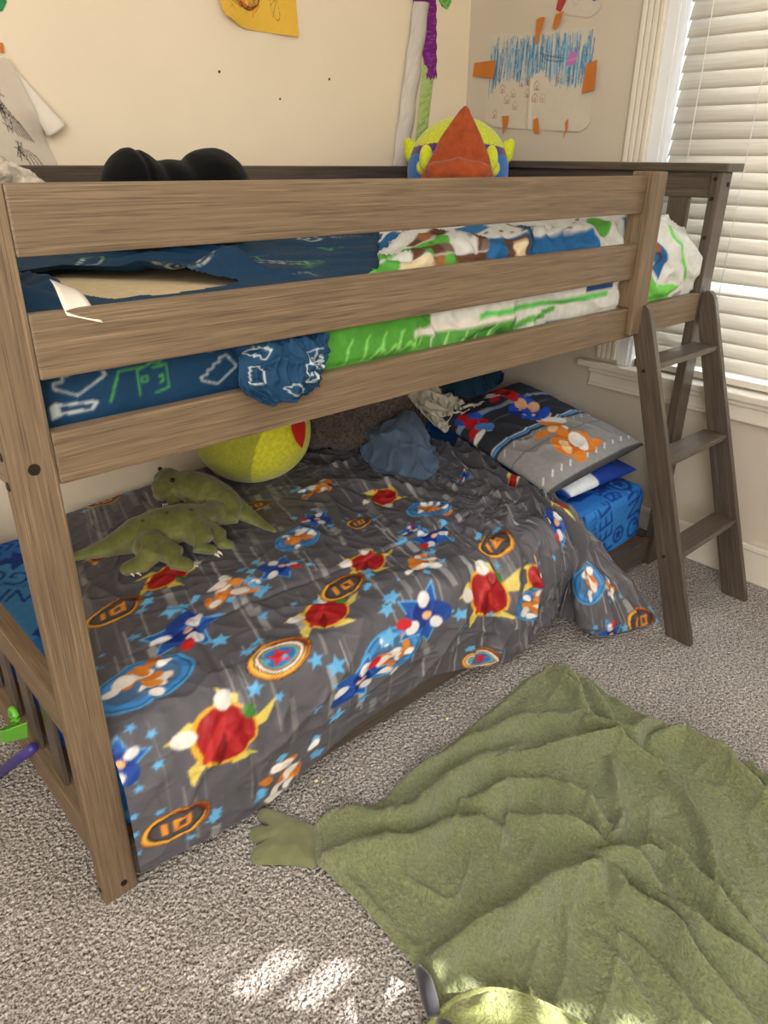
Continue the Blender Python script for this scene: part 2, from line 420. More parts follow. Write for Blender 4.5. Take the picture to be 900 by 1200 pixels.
# window in right wall: casing, jamb, sill, apron, sash, pane
bm = bmesh.new()
for k in range(4):                                       # fluted casing
    y0 = .332 + k * .02
    bm_box(bm, (WX - .022, y0 + .001, .64), (WX, y0 + .019, WZ1 + .08), .006, 3)
bm_box(bm, (WX - .012, .33, .64), (WX, .412, WZ1 + .08), .001)
for k in range(4):
    y0 = WY0 - .12 + k * .02
    bm_box(bm, (WX - .022, y0, .64), (WX, y0 + .019, WZ1 + .08), .006, 3)
bm_box(bm, (WX - .02, WY0 - .12, WZ1), (WX, .412, WZ1 + .09), .004)
win = struct(bm_obj('window_1', bm, M['trim']))
M['jamb'] = plain('jamb_paint', (238, 240, 242), .4, .4)
bm = bmesh.new()
bm_box(bm, (WX - .008, WY1, WZ0), (WX + .03, .331, WZ1), .002)
bm_box(bm, (WX + .0, WY1 - .012, WZ0), (WX + .115, WY1 + .0, WZ1), .001); bm_box(bm, (WX, WY0, WZ0), (WX + .115, WY0 + .012, WZ1), .001); bm_box(bm, (WX, WY0, WZ1 - .012), (WX + .115, WY1, WZ1), .001)
struct(bm_obj('window_jamb', bm, M['jamb'], win))
bm = bmesh.new(); bm_box(bm, (WX - .045, WY0 - .17, .603), (WX + .11, .472, .627), .007, 3)
struct(bm_obj('window_sill', bm, M['trim'], win))
bm = bmesh.new()
bm_box(bm, (WX - .018, WY0 - .13, .535), (WX, .428, .603), .003); bm_box(bm, (WX - .03, WY0 - .13, .585), (WX, .428, .603), .006, 3); bm_box(bm, (WX - .024, WY0 - .13, .535), (WX, .428, .548), .004, 2)
struct(bm_obj('window_apron', bm, M['trim'], win))
bm = bmesh.new()
for lo, hi in (((2.215, WY0 + .012, .627), (2.25, WY0 + .05, 2.138)), ((2.215, WY1 - .05, .627), (2.25, WY1 - .012, 2.138)), ((2.215, WY0, .627), (2.25, WY1, .68)), ((2.215, WY0, 1.36), (2.25, WY1, 1.41)), ((2.215, WY0, 2.09), (2.25, WY1, 2.138))):
    bm_box(bm, lo, hi, .002)
struct(bm_obj('window_frame', bm, M['jamb'], win))
struct(box('window_pane', (2.23, WY0 + .012, .63), (2.234, WY1 - .012, 2.138), M['glass'], win, 0))
# blinds
bl = empty('window_blind', (2.175, -.4, .64), 'white wooden horizontal slat blind lowered over the bright window beside the ladder', 'blind')
y0b, y1b = WY0 + .02, WY1 - .016
nsl = 32; zb = .695; pitch = .0452
for k in range(nsl):
    zc = zb + pitch * k
    tilt = math.radians(72 if k not in (5,) else 34)
    w2 = .0282
    a = np.linspace(-1, 1, 7); P = np.zeros((2, 7, 3))
    for i, yy in enumerate((y0b, y1b)):
        dx = a * w2 * math.cos(tilt); dz = a * w2 * math.sin(tilt)
        bow = .0018 * (1 - a * a)
        P[i, :, 0] = 2.175 + dx - bow * math.sin(tilt); P[i, :, 1] = yy; P[i, :, 2] = zc + dz + bow * math.cos(tilt)
    o = grid('slat', P, M['blind']); solidify(o, .0028, 0); place(o, bl)
o = box('bottom_rail', (2.152, y0b, .634), (2.2, y1b, .656), M['trim'], None, .004); place(o, bl)
o = box('head_rail', (2.15, y0b, 2.09), (2.2, y1b, 2.136), M['trim'], None, .003); place(o, bl)
for yy in (.205, .022, -.45, -.9):
    o = tube('cord', [(2.1555, yy, .65), (2.1555, yy, 2.1)], .0013, M['cord'], None, 6); place(o, bl)
# front window blind (throws the sun stripes on the carpet)
fb = struct(bm_obj('window_2', (lambda b: (bm_box(b, (FX0 - .06, WF, FZ0 - .06), (FX0, WF + .02, FZ1 + .06), .004), bm_box(b, (FX1, WF, FZ0 - .06), (FX1 + .06, WF + .02, FZ1 + .06), .004), bm_box(b, (FX0, WF, FZ1), (FX1, WF + .02, FZ1 + .06), .004), bm_box(b, (FX0, WF, FZ0 - .06), (FX1, WF + .03, FZ0), .004), b)[-1])(bmesh.new()), M['trim']))
bm = bmesh.new()
for k in range(24):
    zc = FZ0 + .02 + k * .045
    bm_box(bm, (FX0 - .01, WF - .045, zc - .0075), (FX1 + .01, WF - .02, zc + .0075))
struct(bm_obj('window_slats', bm, M['trim'], fb))

# ------------------------------------------------------------------ bunk bed
L, D, H = 2.04, 1.0945, 1.26
PW, PD = .0658, .03
bed = empty('bunk_bed', (L / 2, D / 2, 0), 'low weathered grey-brown wooden bunk bed standing in the corner of the room', 'bed')
W, G = M['wood'], M['wood_shaded']
def post(x0, x1, y0, y1, mt): return board('post', (x0, y0, 0), (x1, y1, H), mt, bed, .004)
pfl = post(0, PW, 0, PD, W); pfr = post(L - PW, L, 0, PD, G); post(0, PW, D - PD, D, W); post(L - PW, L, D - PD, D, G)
for z0, z1 in ((1.1655, 1.2526), (1.0057, 1.094)): board('guard_rail', (PW, 0, z0), (1.576, .022, z1), W, bed, .004)
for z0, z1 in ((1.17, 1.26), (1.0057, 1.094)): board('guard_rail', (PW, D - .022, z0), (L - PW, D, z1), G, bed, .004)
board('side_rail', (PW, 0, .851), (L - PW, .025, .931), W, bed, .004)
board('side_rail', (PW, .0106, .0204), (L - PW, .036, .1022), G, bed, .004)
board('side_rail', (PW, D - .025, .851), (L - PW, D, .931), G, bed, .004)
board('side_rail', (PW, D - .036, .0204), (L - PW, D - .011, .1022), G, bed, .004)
bm = bmesh.new(); zc = 1.06
def upr(lo, hi): # world box -> local with x along z
    bm_box(bm, (lo[2] - zc, lo[1], -(hi[0] - 1.6087)), (hi[2] - zc, hi[1], -(lo[0] - 1.6087)), .003)
upr((1.576, -.018, .862), (1.6414, .0, 1.262)); upr((1.576, .0, .932), (1.6414, .042, 1.262))
o = bm_obj('rail_support', bm, W); o.rotation_euler = (0, -PI / 2, 0); o.location = (1.6087, 0, zc); place(o, bed)
# end frames
for s, x0, x1, xc0, xc1, mt in ((1, L - .045, L - .02, L - .078, L + .022, G), (-1, .004, .032, -.022, .045, W)):
    board('top_cap', (xc0, -.02 if s > 0 else .07, H), (xc1, D + .02, H + .022), mt, bed, .004)
    board('end_rail', (x0, PD, 1.19), (x1, D - PD, H), mt, bed)
    board('end_rail', (x0, PD, .855), (x1, D - PD, .931), mt, bed)
    for k in range(6):
        yy = .098 + k * .167
        board('slat', (x0 + .004, yy, .931), (x1 - .004, yy + .065, 1.19), mt, bed, .002)
board('end_rail', (.0, PD, .40), (.034, D - PD, .468), W, bed); board('end_rail', (.0, PD, .115), (.034, D - PD, .185), W, bed)
for k in range(7): board('slat', (.013, .145 + k * .13, .185), (.021, .203 + k * .13, .40), G, bed, .001)
board('end_rail', (L - .045, PD, .0204), (L - .02, D - PD, .1022), G, bed)
board('bunk_board', (.035, .026, .862), (L - .05, D - .026, .876), M['tan_wood'], bed, 0)
board('bunk_board', (.036, .037, .07), (L - .05, D - .037, .084), M['tan_wood'], bed, 0)
def bolt(parent, p, nrm, r=.0085):
    bm = bmesh.new()
    bmesh.ops.create_cone(bm, cap_ends=True, segments=20, radius1=r, radius2=r, depth=.003)
    bmesh.ops.create_cone(bm, cap_ends=True, segments=20, radius1=r * .8, radius2=r * .7, depth=.0045)
    bmesh.ops.create_cone(bm, cap_ends=True, segments=6, radius1=r * .3, radius2=r * .3, depth=.0052)
    o = bm_obj('bolt', bm, M['bolt']); q = Vector(nrm).to_track_quat('Z', 'Y')
    wm = Matrix.Translation(p) @ q.to_matrix().to_4x4()
    o.parent = parent
    # parent carries location + rotation (+ its own parent's location)
    pm = Matrix.Translation(parent.location) @ parent.rotation_euler.to_matrix().to_4x4()
    if parent.parent: pm = Matrix.Translation(parent.parent.location) @ pm
    o.matrix_local = pm.inverted() @ wm
bolt(pfl, (.034, 0, .884), (0, -1, 0)); bolt(pfl, (.04, 0, .03), (0, -1, 0), .0065); bolt(pfl, (0, .015, .862), (-1, 0, 0), .007); bolt(pfl, (0, .019, .906), (-1, 0, 0), .007); bolt(pfl, (0, .015, .03), (-1, 0, 0), .005)
bolt(pfr, (L - .018, 0, 1.227), (0, -1, 0), .007)
for zz in (1.241, 1.19, 1.085): bolt(pfr, (L - PW, .017, zz), (-1, 0, 0), .006)

# ------------------------------------------------------------------ ladder
lad = empty('bed_ladder', (1.81, -.29, 0), 'slanted grey-brown wooden ladder with three flat treads hooked on the bunk bed', 'ladder')
def ladder_rail(x0):
    th = .022
    prof = [(-.337, 0), (-.257, 0), (-.002, .853), (-.002, .925), (-.006, .934), (-.014, .9385), (-.024, .937), (-.033, .930), (-.041, .918), (-.047, .902)]
    ax = Vector((0, .32, 1)).normalized(); nn = Vector((0, 1, -.32)).normalized(); org = Vector((x0 + th / 2, -.17, .45))
    bm = bmesh.new(); vs = []
    for sgn in (-1, 1):
        vs.append([bm.verts.new(((Vector((0, y, z)) - Vector((0, org.y, org.z))).dot(ax), (Vector((0, y, z)) - Vector((0, org.y, org.z))).dot(nn), sgn * th / 2)) for y, z in prof])
    n = len(prof)
    bm.faces.new(vs[0]); bm.faces.new(vs[1][::-1])
    for k in range(n): bm.faces.new((vs[0][k], vs[1][k], vs[1][(k + 1) % n], vs[0][(k + 1) % n]))
    bmesh.ops.recalc_face_normals(bm, faces=bm.faces)
    bmesh.ops.bevel(bm, geom=list(bm.edges), offset=.0018, segments=2, affect='EDGES')
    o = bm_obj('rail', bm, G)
    zv = ax.cross(nn)
    o.rotation_euler = Matrix((ax, nn, zv)).transposed().to_euler()
    if zv.x < 0: pass
    o.location = org; place(o, lad)
    return o
lr = ladder_rail(1.62); ladder_rail(1.987)
for k, (yf, zt) in enumerate(((-.080, .787), (-.164, .527), (-.250, .267))):
    board('tread', (1.642, yf, zt - .017), (1.987, yf + .075, zt), G, lad, .003)
bolt(lr, (1.62, -.05, .765), (-1, 0, 0), .005); bolt(lr, (1.62, -.206, .25), (-1, 0, 0), .005)

# ------------------------------------------------------------------ lower mattress with printed sheet
BLUE, NAVY = (44, 116, 198), (22, 62, 148)
LBLUE = (84, 160, 224)
def box_shell(name, lo, hi, r, mat, colf, n=(200, 130, 30), disp=None):
    """rounded closed mattress: six subdivided faces pulled onto a rounded box, coloured by colf(x, y, z, normal)"""
    lo, hi = np.array(lo, float), np.array(hi, float)
    Vs, Fs, off = [], [], 0
    for ax in range(3):
        for sg in (0, 1):
            a, b = [k for k in range(3) if k != ax]
            A, B = np.meshgrid(np.linspace(0, 1, n[a]), np.linspace(0, 1, n[b]), indexing='ij')
            P = np.zeros(A.shape + (3,)); P[..., a] = lo[a] + A * (hi[a] - lo[a]); P[..., b] = lo[b] + B * (hi[b] - lo[b]); P[..., ax] = (lo, hi)[sg][ax]
            c = np.clip(P, lo + r, hi - r); dv = P - c; P = c + dv / np.maximum(np.linalg.norm(dv, axis=-1, keepdims=True), 1e-9) * r
            F = grid_faces(n[a], n[b], off=off)
            flip = (sg == 0) ^ (ax == 1)
            if flip: F = F[:, ::-1]
            Vs.append(P.reshape(-1, 3)); Fs.append(F); off += A.size
    V = np.concatenate(Vs); c = np.clip(V, lo + r, hi - r); Nn = (V - c) / r
    if disp is not None: V = V + Nn * disp(V, Nn)[:, None]
    o = mesh_np(name, V, np.concatenate(Fs), mat, None, colf(V, Nn))
    bmm = bmesh.new(); bmm.from_mesh(o.data); bmesh.ops.remove_doubles(bmm, verts=bmm.verts, dist=1e-4); bmm.to_mesh(o.data); bmm.free(); smooth(o.data)
    return o
cs = Canvas(2.3, 1.65, .0025, BLUE)       # u = x + .3 , v = y + .5 on top; front face unfolds below, left face unfolds to the side
r_ = random.Random(3)
words_ = ["SONIC", "SPEED", "THE FASTEST", "IT'S ALL ABOUT", "SPIN", "SUPER", "GO"]
cs.a[:] = lin(BLUE)
for k in range(260):
    x, y = r_.uniform(0, 2.3), r_.uniform(0, 1.6); q = r_.random()
    c = NAVY if r_.random() < .62 else (LBLUE if r_.random() < .6 else (30, 86, 176))
    if q < .25:
        for j in range(3): cs.poly([(x + j * .03, y), (x + .03 + j * .03, y + .03), (x + j * .03, y + .06), (x + .012 + j * .03, y + .06), (x + .042 + j * .03, y + .03), (x + .012 + j * .03, y)], c)
    elif q < .45: cs.star(x, y, r_.uniform(.02, .045), c, rot=r_.uniform(0, 6))
    elif q < .6: cs.ell(x, y, .045, .045, c, 0, .7); cs.star(x, y, .028, c)
    elif q < .8: cs.rect(x, y, r_.uniform(.03, .14), .008, c, r_.choice([0, .9, PI / 2]))
    else: cs.poly([(x, y), (x + .1, y + .015), (x + .03, y + .045), (x + .05, y + .07), (x - .04, y + .03)], c)
for k in range(46):
    cs.text(r_.choice(words_), r_.uniform(0, 2.3), r_.uniform(0, 1.6), r_.choice([.05, .07, .1]), NAVY, r_.choice([PI / 2, -PI / 2, 0, -1.9]))
cs.rect(.44, 1.20, .20, .40, (70, 146, 210)); cs.rect(2.05, .35, .3, .34, (52, 130, 210))
cs.text("SONIC", .450, 1.20, .085, NAVY, 2.3); cs.text("IT'S ALL ABOUT", .485, 1.235, .028, NAVY, 2.3); cs.star(.50, 1.40, .06, NAVY); cs.text("GO", .44, 1.33, .09, NAVY, 2.3); cs.poly([(.40, 1.02), (.46, 1.08), (.47, .99), (.43, .95)], NAVY); cs.poly([(.41, .88), (.47, .95), (.44, .84)], NAVY)
cs.text("SPEED", 2.03, .40, .105, NAVY, PI / 2 + .25); cs.text("IT'S ALL", 1.955, .42, .04, NAVY, PI / 2 + .25); cs.text("ABOUT", 1.985, .36, .04, NAVY, PI / 2 + .25); cs.text("SONIC", 2.19, .42, .10, NAVY, PI / 2 + .2)
cs.ell(2.11, .36, .032, .032, NAVY, 0, .7); cs.star(2.11, .36, .024, NAVY)
for j in range(5): cs.poly([(2.0 + j * .022, .53), (2.0 + .02 + j * .022, .55), (2.0 + j * .022, .57), (2.01 + j * .022, .57), (2.03 + j * .022, .55), (2.01 + j * .022, .53)], NAVY)
cs.blur(1)
ML, MH = (.07, .045, .086), (1.965, 1.05, .30)
def msheet(V, Nn):
    u = V[:, 0] + .3; v = V[:, 1] + .5
    side = np.abs(Nn[:, 1]) > .7; v = np.where(side, .5 - (.30 - V[:, 2]), v)
    end = np.abs(Nn[:, 0]) > .7; u = np.where(end, np.where(Nn[:, 0] < 0, .37 - (.30 - V[:, 2]), 2.26 + (.3 - V[:, 2])), u)
    return cs.sample(u, v)
mat_lo = box_shell('mattress', ML, MH, .035, M['vc'], msheet, (420, 260, 60), lambda V, n: .004 * noise3(V[:, 0] * 9, V[:, 1] * 9, V[:, 2] * 14, 5))
tag(mat_lo, 'lower bunk mattress in a bright blue fitted sheet printed with dark blue lettering', 'mattress')

# ------------------------------------------------------------------ grey printed comforter on the lower bunk
CK = [  # back edge (x, y)      mattress edge (x, y)   hem (x, y, z)
    ((.35, 1.00), (.070, .030), (.070, -.004, .040)),
    ((.63, 1.05), (.36, .026), (.345, -.014, .022)),
    ((.95, 1.06), (.64, .026), (.60, -.006, .085)),
    ((1.18, 1.00), (.90, .026), (.88, -.004, .098)),
    ((1.36, .86), (1.13, .018), (1.16, -.034, .014)),
    ((1.48, .74), (1.32, .026), (1.31, -.010, .06)),
    ((1.53, .70), (1.385, .030), (1.405, -.002, .085)),
    ((1.56, .66), (1.425, .035), (1.435, -.135, .012)),
    ((1.61, .60), (1.50, .060), (1.655, -.205, .010)),
]
NS, NT = 560, 470
kx = np.linspace(0, 1, len(CK)); S = np.linspace(0, 1, NS)
def keyed(f, sm=18):
    v = np.interp(S, kx, [f(k) for k in CK]); w = np.ones(2 * sm + 1) / (2 * sm + 1)
    for _ in range(2): v = np.convolve(np.pad(v, sm, mode='reflect', reflect_type='odd'), w, 'valid')
    return v
BK = np.stack([keyed(lambda k: k[0][0]), keyed(lambda k: k[0][1]), np.full(NS, .335)], -1)
ED = np.stack([keyed(lambda k: k[1][0]), keyed(lambda k: k[1][1]), np.full(NS, .342)], -1)
HM = np.stack([keyed(lambda k: k[2][0]), keyed(lambda k: k[2][1]), keyed(lambda k: k[2][2], 8)], -1)
# stops: back, edge, just below edge, hem
T = np.linspace(0, 1, NT)
TE = .76
LOW = ED + (HM - ED) * .22; LOW[:, 1] = np.minimum(ED[:, 1] - .045, LOW[:, 1]); LOW[:, 2] = .26
P = np.zeros((NS, NT, 3))
for i in range(3):
    for s_ in range(NS): P[s_, :, i] = np.interp(T, [0, TE, TE + .06, 1], [BK[s_, i], ED[s_, i], LOW[s_, i], HM[s_, i]])
def smooth_t(P, w):
    k = np.ones(2 * w + 1) / (2 * w + 1)
    Q = np.pad(P, ((0, 0), (w, w), (0, 0)), mode='reflect', reflect_type='odd')
    return np.stack([np.apply_along_axis(lambda a: np.convolve(a, k, 'valid'), 1, Q[..., i]) for i in range(3)], -1)
P = smooth_t(smooth_t(P, 9), 9)
XX = np.broadcast_to(S[:, None] * 1.5, (NS, NT))
YY = np.broadcast_to(T[None, :] * 1.3, (NS, NT))            # 0 at the wall, 1.3 at the hem
wq = .10 * noise2(XX * 2.3, YY * 2.3, 11)
rg = lambda n: 1 - np.minimum(1, np.abs(n) * 2.6)
rightw = .25 + .75 * sstep(.25, .6, S)[:, None] * np.ones((1, NT))
top = 1 - sstep(TE - .04, TE + .1, T)[None, :]
dsp = .018 * noise2(XX * 3.1 + wq, YY * 3.1, 21) * (0.4 + .6 * top)
dsp = dsp + rightw * (.034 * rg(noise2(XX * 5.2 + YY * 2.0 + wq * 8, YY * 1.3 - XX * .8, 31)) ** 2 + .017 * rg(noise2(XX * 9 - YY * 3 + wq * 10, YY * 3.2 + XX * 2, 41)) ** 2)
dsp = dsp + (.004 + .004 * rightw) * rg(noise2(XX * 15 + wq * 20, YY * 9, 51)) ** 2 + .004 * rg(noise2(XX * 24 - YY * 10, YY * 20 + wq * 30, 52)) ** 2 * (.4 + .6 * rightw) + .0025 * noise2(XX * 34, YY * 24, 61)
# deep crease running from the pillow down to the floor beside the trailing corner
cl = np.interp(T, [0, .3, .76, 1], [.76, .785, .805, .812])[None, :]
dd = (S[:, None] - cl) * 1.5
dsp = dsp - .055 * np.exp(-(dd / .024) ** 2) + .042 * np.exp(-((dd - .055) / .035) ** 2) * (.5 + .5 * top) + .020 * np.exp(-((dd + .06) / .04) ** 2)
dsp = dsp + .022 * np.exp(-((S[:, None] - .985) * 1.5 / .03) ** 2)       # rolled right-hand edge
# quilting seams
for s0 in (.115, .47): dsp = dsp - .006 * np.exp(-((S[:, None] - s0 - .012 * np.sin(T * 7)[None, :]) * 1.5 / .006) ** 2)
dsp = dsp - .006 * np.exp(-((T[None, :] - TE + .16 + .01 * np.sin(S * 14)[:, None]) * 1.3 / .006) ** 2)
edge = np.minimum(1, np.minimum(T / .03, (1 - T) / .02))[None, :]
du = np.gradient(P, axis=0); dv = np.gradient(P, axis=1); NN = np.cross(dv, du); NN /= np.linalg.norm(NN, axis=-1, keepdims=True)
dsp = dsp * (.3 + .7 * edge) + .006
P = P + NN * dsp[..., None]
P[..., 0] -= (P[0, :, 0] - .0672)[None, :] * np.exp(-S / .03)[:, None] * sstep(TE - .06, TE, T)[None, :]
P[..., 2] = np.maximum(P[..., 2], .006)
inside = (P[..., 1] > .055) & (P[..., 0] < 1.95)
P[..., 2] = np.where(inside, np.maximum(P[..., 2], .309), P[..., 2])
hang = (P[..., 2] < .30) & (P[..., 0] > PW) & (P[..., 0] < L)
P[..., 1] = np.where(hang & (P[..., 2] < .2), np.minimum(P[..., 1], .004), np.where(hang, np.minimum(P[..., 1], .036), P[..., 1]))
CXY = (XX, YY, P)
MOTIFS = [("K", 0.134, 1.064, 0.093), ("K", 0.346, 0.915, 0.084), ("K", 0.148, 0.546, 0.073), ("K", 0.48, 0.809, 0.076), ("K", 0.641, 0.521, 0.074), ("K", 0.684, 1.062, 0.103), ("K", 0.829, 1.07, 0.056), ("K", 1.226, 0.69, 0.053), ("K", 1.285, 0.962, 0.05), ("K", 0.059, 0.305, 0.041), ("R", 0.054, 1.206, 0.06), ("R", 0.048, 0.588, 0.06), ("R", 0.405, 0.857, 0.059), ("R", 0.762, 0.956, 0.06), ("R", 0.534, 0.626, 0.039), ("R", 1.446, 1.286, 0.052), ("R", 0.097, 0.0, 0.053), ("R", 0.362, 0.363, 0.041), ("S", 0.665, 1.27, 0.056), ("S", 0.244, 0.976, 0.066), ("O", 0.059, 0.887, 0.082), ("O", 0.432, 1.089, 0.077), ("O", 0.719, 0.662, 0.076), ("O", 1.299, 1.148, 0.075), ("O", 0.816, 1.136, 0.061), ("O", 0.389, 0.61, 0.056), ("O", 0.295, 0.366, 0.04), ("C", 0.242, 1.242, 0.076), ("C", 0.231, 0.704, 0.075), ("C", 0.566, 0.92, 0.07), ("C", 0.51, 0.377, 0.064), ("C", 1.387, 1.186, 0.041), ("B", 0.134, 0.776, 0.088), ("B", 0.365, 1.117, 0.082), ("B", 0.515, 1.039, 0.084), ("B", 0.322, 0.704, 0.061), ("B", 1.119, 0.987, 0.074), ("B", 0.649, 0.815, 0.076), ("B", 0.453, 0.541, 0.055), ("B", 0.0, 1.026, 0.052), ("B", 1.344, 1.3, 0.057), ("B", 0.617, 0.751, 0.038), ("B", 0.148, 0.225, 0.04), ("B", 0.996, 0.471, 0.045), ("T", 0.04, 1.112, 0.042), ("T", 0.233, 1.012, 0.036), ("T", 0.649, 1.142, 0.045), ("T", 0.282, 0.857, 0.036), ("T", 0.027, 0.757, 0.029), ("T", 0.005, 0.582, 0.031), ("T", 0.488, 0.967, 0.033), ("T", 0.228, 0.496, 0.037), ("T", 1.24, 1.075, 0.035), ("T", 0.899, 1.034, 0.033)]
cc = Canvas(1.5, 1.3, .0015, (92, 91, 98))
if True:
    r_ = random.Random(11)
    for k in range(470):                                        # speed streaks
        x, y = r_.uniform(0, 1.5), r_.uniform(0, 1.3); ln = r_.uniform(.04, .26)
        g_ = r_.choice([116, 128, 148, 162]); w_ = r_.choice([.0025, .0025, .003, .004, .011, .014]); ln = ln * .5 if w_ > .01 else ln
        cc.rect(x, y, w_, ln, (g_, g_, g_ + 2))
    STAR, SK = (104, 178, 228), (60, 140, 210)
    def halo(x, y, r, n=4, blue=STAR):
        for j in range(n):
            a = r_.uniform(0, 6.28); cc.star(x + 1.25 * r * math.cos(a), y + 1.25 * r * math.sin(a), r_.uniform(.2, .36) * r, blue, rot=r_.uniform(0, 6))
    def m_ring(x, y, r, star=False):
        halo(x, y, r, 5)
        cc.ell(x, y, r * 1.02, r * .86, (60, 26, 18)); cc.ell(x, y, r * .98, r * .82, (222, 146, 50)); cc.ell(x + r * .04, y, r * .92, r * .76, (128, 58, 28)); cc.ell(x - r * .05, y + r * .03, r * .88, r * .72, (240, 190, 84), .2); cc.ell(x, y, r * .82, r * .68, (70, 30, 20)); 
        if star:
            cc.ell(x, y, r * .76, r * .64, (240, 232, 214)); cc.ell(x, y, r * .68, r * .56, (176, 60, 40)); cc.ell(x, y, r * .62, r * .5, (80, 176, 160)); cc.ell(x, y, r * .52, r * .42, (60, 110, 180)); cc.star(x, y, r * .46, (206, 44, 50), rot=-PI / 2)
        else:
            cc.ell(x, y, r * .72, r * .6, (78, 76, 80))
            for dx in (-.24, .14):
                pass
            o_ = (232, 150, 52)
            cc.rect(x - r * .34, y, r * .16, r * .62, o_); cc.rect(x + r * .16, y - r * .25, r * .5, r * .14, o_); cc.rect(x + r * .16, y + r * .25, r * .5, r * .14, o_); cc.rect(x - r * .02, y, r * .15, r * .62, o_); cc.rect(x + r * .34, y, r * .15, r * .62, o_)
    def petals(x, y, r, cols, n, rot=0.0, ln=1.0):
        for j in range(n):
            a = rot + 2 * PI * j / n + r_.uniform(-.35, .35); c = cols[j % len(cols)]; q_ = ln * r_.uniform(.7, 1.15)
            cc.ell(x + .48 * r * ln * math.cos(a), y + .48 * r * ln * math.sin(a), .46 * r * q_, .27 * r, c, a)
    def lumps(cv, x, y, r, cols, n=13):
        for j in range(n):
            cv.ell(x + r_.gauss(0, .34) * r, y + r_.gauss(0, .34) * r, r_.uniform(.18, .42) * r, r_.uniform(.12, .2) * r, cols[j % len(cols)], r_.uniform(0, 3.1))
    def m_blue(x, y, r):                                        # abstract blue splash
        a = r_.uniform(0, 6); halo(x, y, r, 4)
        cc.star(x, y, r * 1.05, STAR, 5, .5, a); cc.star(x, y, r * .95, (34, 88, 170), 5, .5, a)
        for j, (c, q) in enumerate((((34, 70, 150), .8), ((44, 92, 178), .6), ((20, 46, 128), .5))):
            cc.ell(x + .15 * r * math.cos(a + j * 2), y + .15 * r * math.sin(a + j * 2), r * q, r * q * .55, c, a + j)
        for j in range(3):
            b = a + 2.1 * j + .5; cc.ell(x + .5 * r * math.cos(b), y + .5 * r * math.sin(b), .24 * r, .18 * r, (226, 226, 230), b)
        cc.ell(x + .7 * r * math.cos(a + 3), y + .7 * r * math.sin(a + 3), .26 * r, .16 * r, (200, 40, 46), a); cc.ell(x + .1 * r, y, .16 * r, .12 * r, (226, 178, 130), a)
    def m_orange(x, y, r, ring=True):                           # abstract orange and white pinwheel
        a = r_.uniform(0, 6)
        if ring:
            cc.ell(x, y, r * 1.1, r * 1.0, (72, 160, 226)); cc.ell(x, y, r * 1.02, r * .92, (66, 90, 120)); cc.ell(x, y, r * .95, r * .86, (60, 140, 212)); cc.ell(x, y, r * .8, r * .7, (76, 110, 150))
        else:
            for j in range(9): cc.rect(x + r_.uniform(-1, 1) * r, y + r_.uniform(-1, 1) * r, .26 * r, .26 * r, STAR, PI / 4)
        lumps(cc, x, y, r, [(220, 140, 58), (230, 222, 212), (206, 122, 48), (196, 110, 44), (234, 226, 216)])
        for j in range(3):
            b = a + 2 * PI * j / 3; cc.ell(x + .7 * r * math.cos(b), y + .7 * r * math.sin(b), .2 * r, .15 * r, (246, 242, 236), b)
        
    def m_red(x, y, r):                                         # abstract red burst over yellow shards
        a = r_.uniform(0, 6)
        for j in range(5):
            b = a + j * 1.25; cc.poly([(x + .2 * r * math.cos(b + .9), y + .2 * r * math.sin(b + .9)), (x + 1.15 * r * math.cos(b - .18), y + 1.15 * r * math.sin(b - .18)), (x + .85 * r * math.cos(b + .3), y + .85 * r * math.sin(b + .3))], (224, 204, 104))
        cc.ell(x, y, .78 * r, .62 * r, (226, 170, 54), a); cc.ell(x + .03 * r, y, .7 * r, .54 * r, (160, 30, 36), a)
        for j in range(3): cc.ell(x + .22 * r * math.cos(a + j), y + .22 * r * math.sin(a + j), .5 * r, .11 * r, (126, 16, 24) if j % 2 else (184, 46, 48), a + .5 * j)
        for j in range(2):
            b = a + 2.4 + j * 1.3; cc.ell(x + .8 * r * math.cos(b), y + .8 * r * math.sin(b), .24 * r, .18 * r, (232, 228, 222), b)
        cc.ell(x + .6 * r * math.cos(a + 4.6), y + .6 * r * math.sin(a + 4.6), .18 * r, .12 * r, (70, 130, 60), a)
    FN = dict(K=m_red, R=m_ring, S=lambda x, y, r: m_ring(x, y, r, True), O=m_orange, C=lambda x, y, r: m_orange(x, y, r, False), B=m_blue, T=lambda x, y, r: halo(x, y, r, 3))
    for kind, x, y, r in MOTIFS: FN[kind](x, y, r * .8)
    cc.blur(1)
comf = grid('comforter', P, M['vc_sateen'], None, cc.sample(XX, YY).reshape(-1, 3), flip=True)
tag(comf, 'rumpled grey comforter with stars, rings and bright splashes trailing from lower bunk to floor', 'comforter')

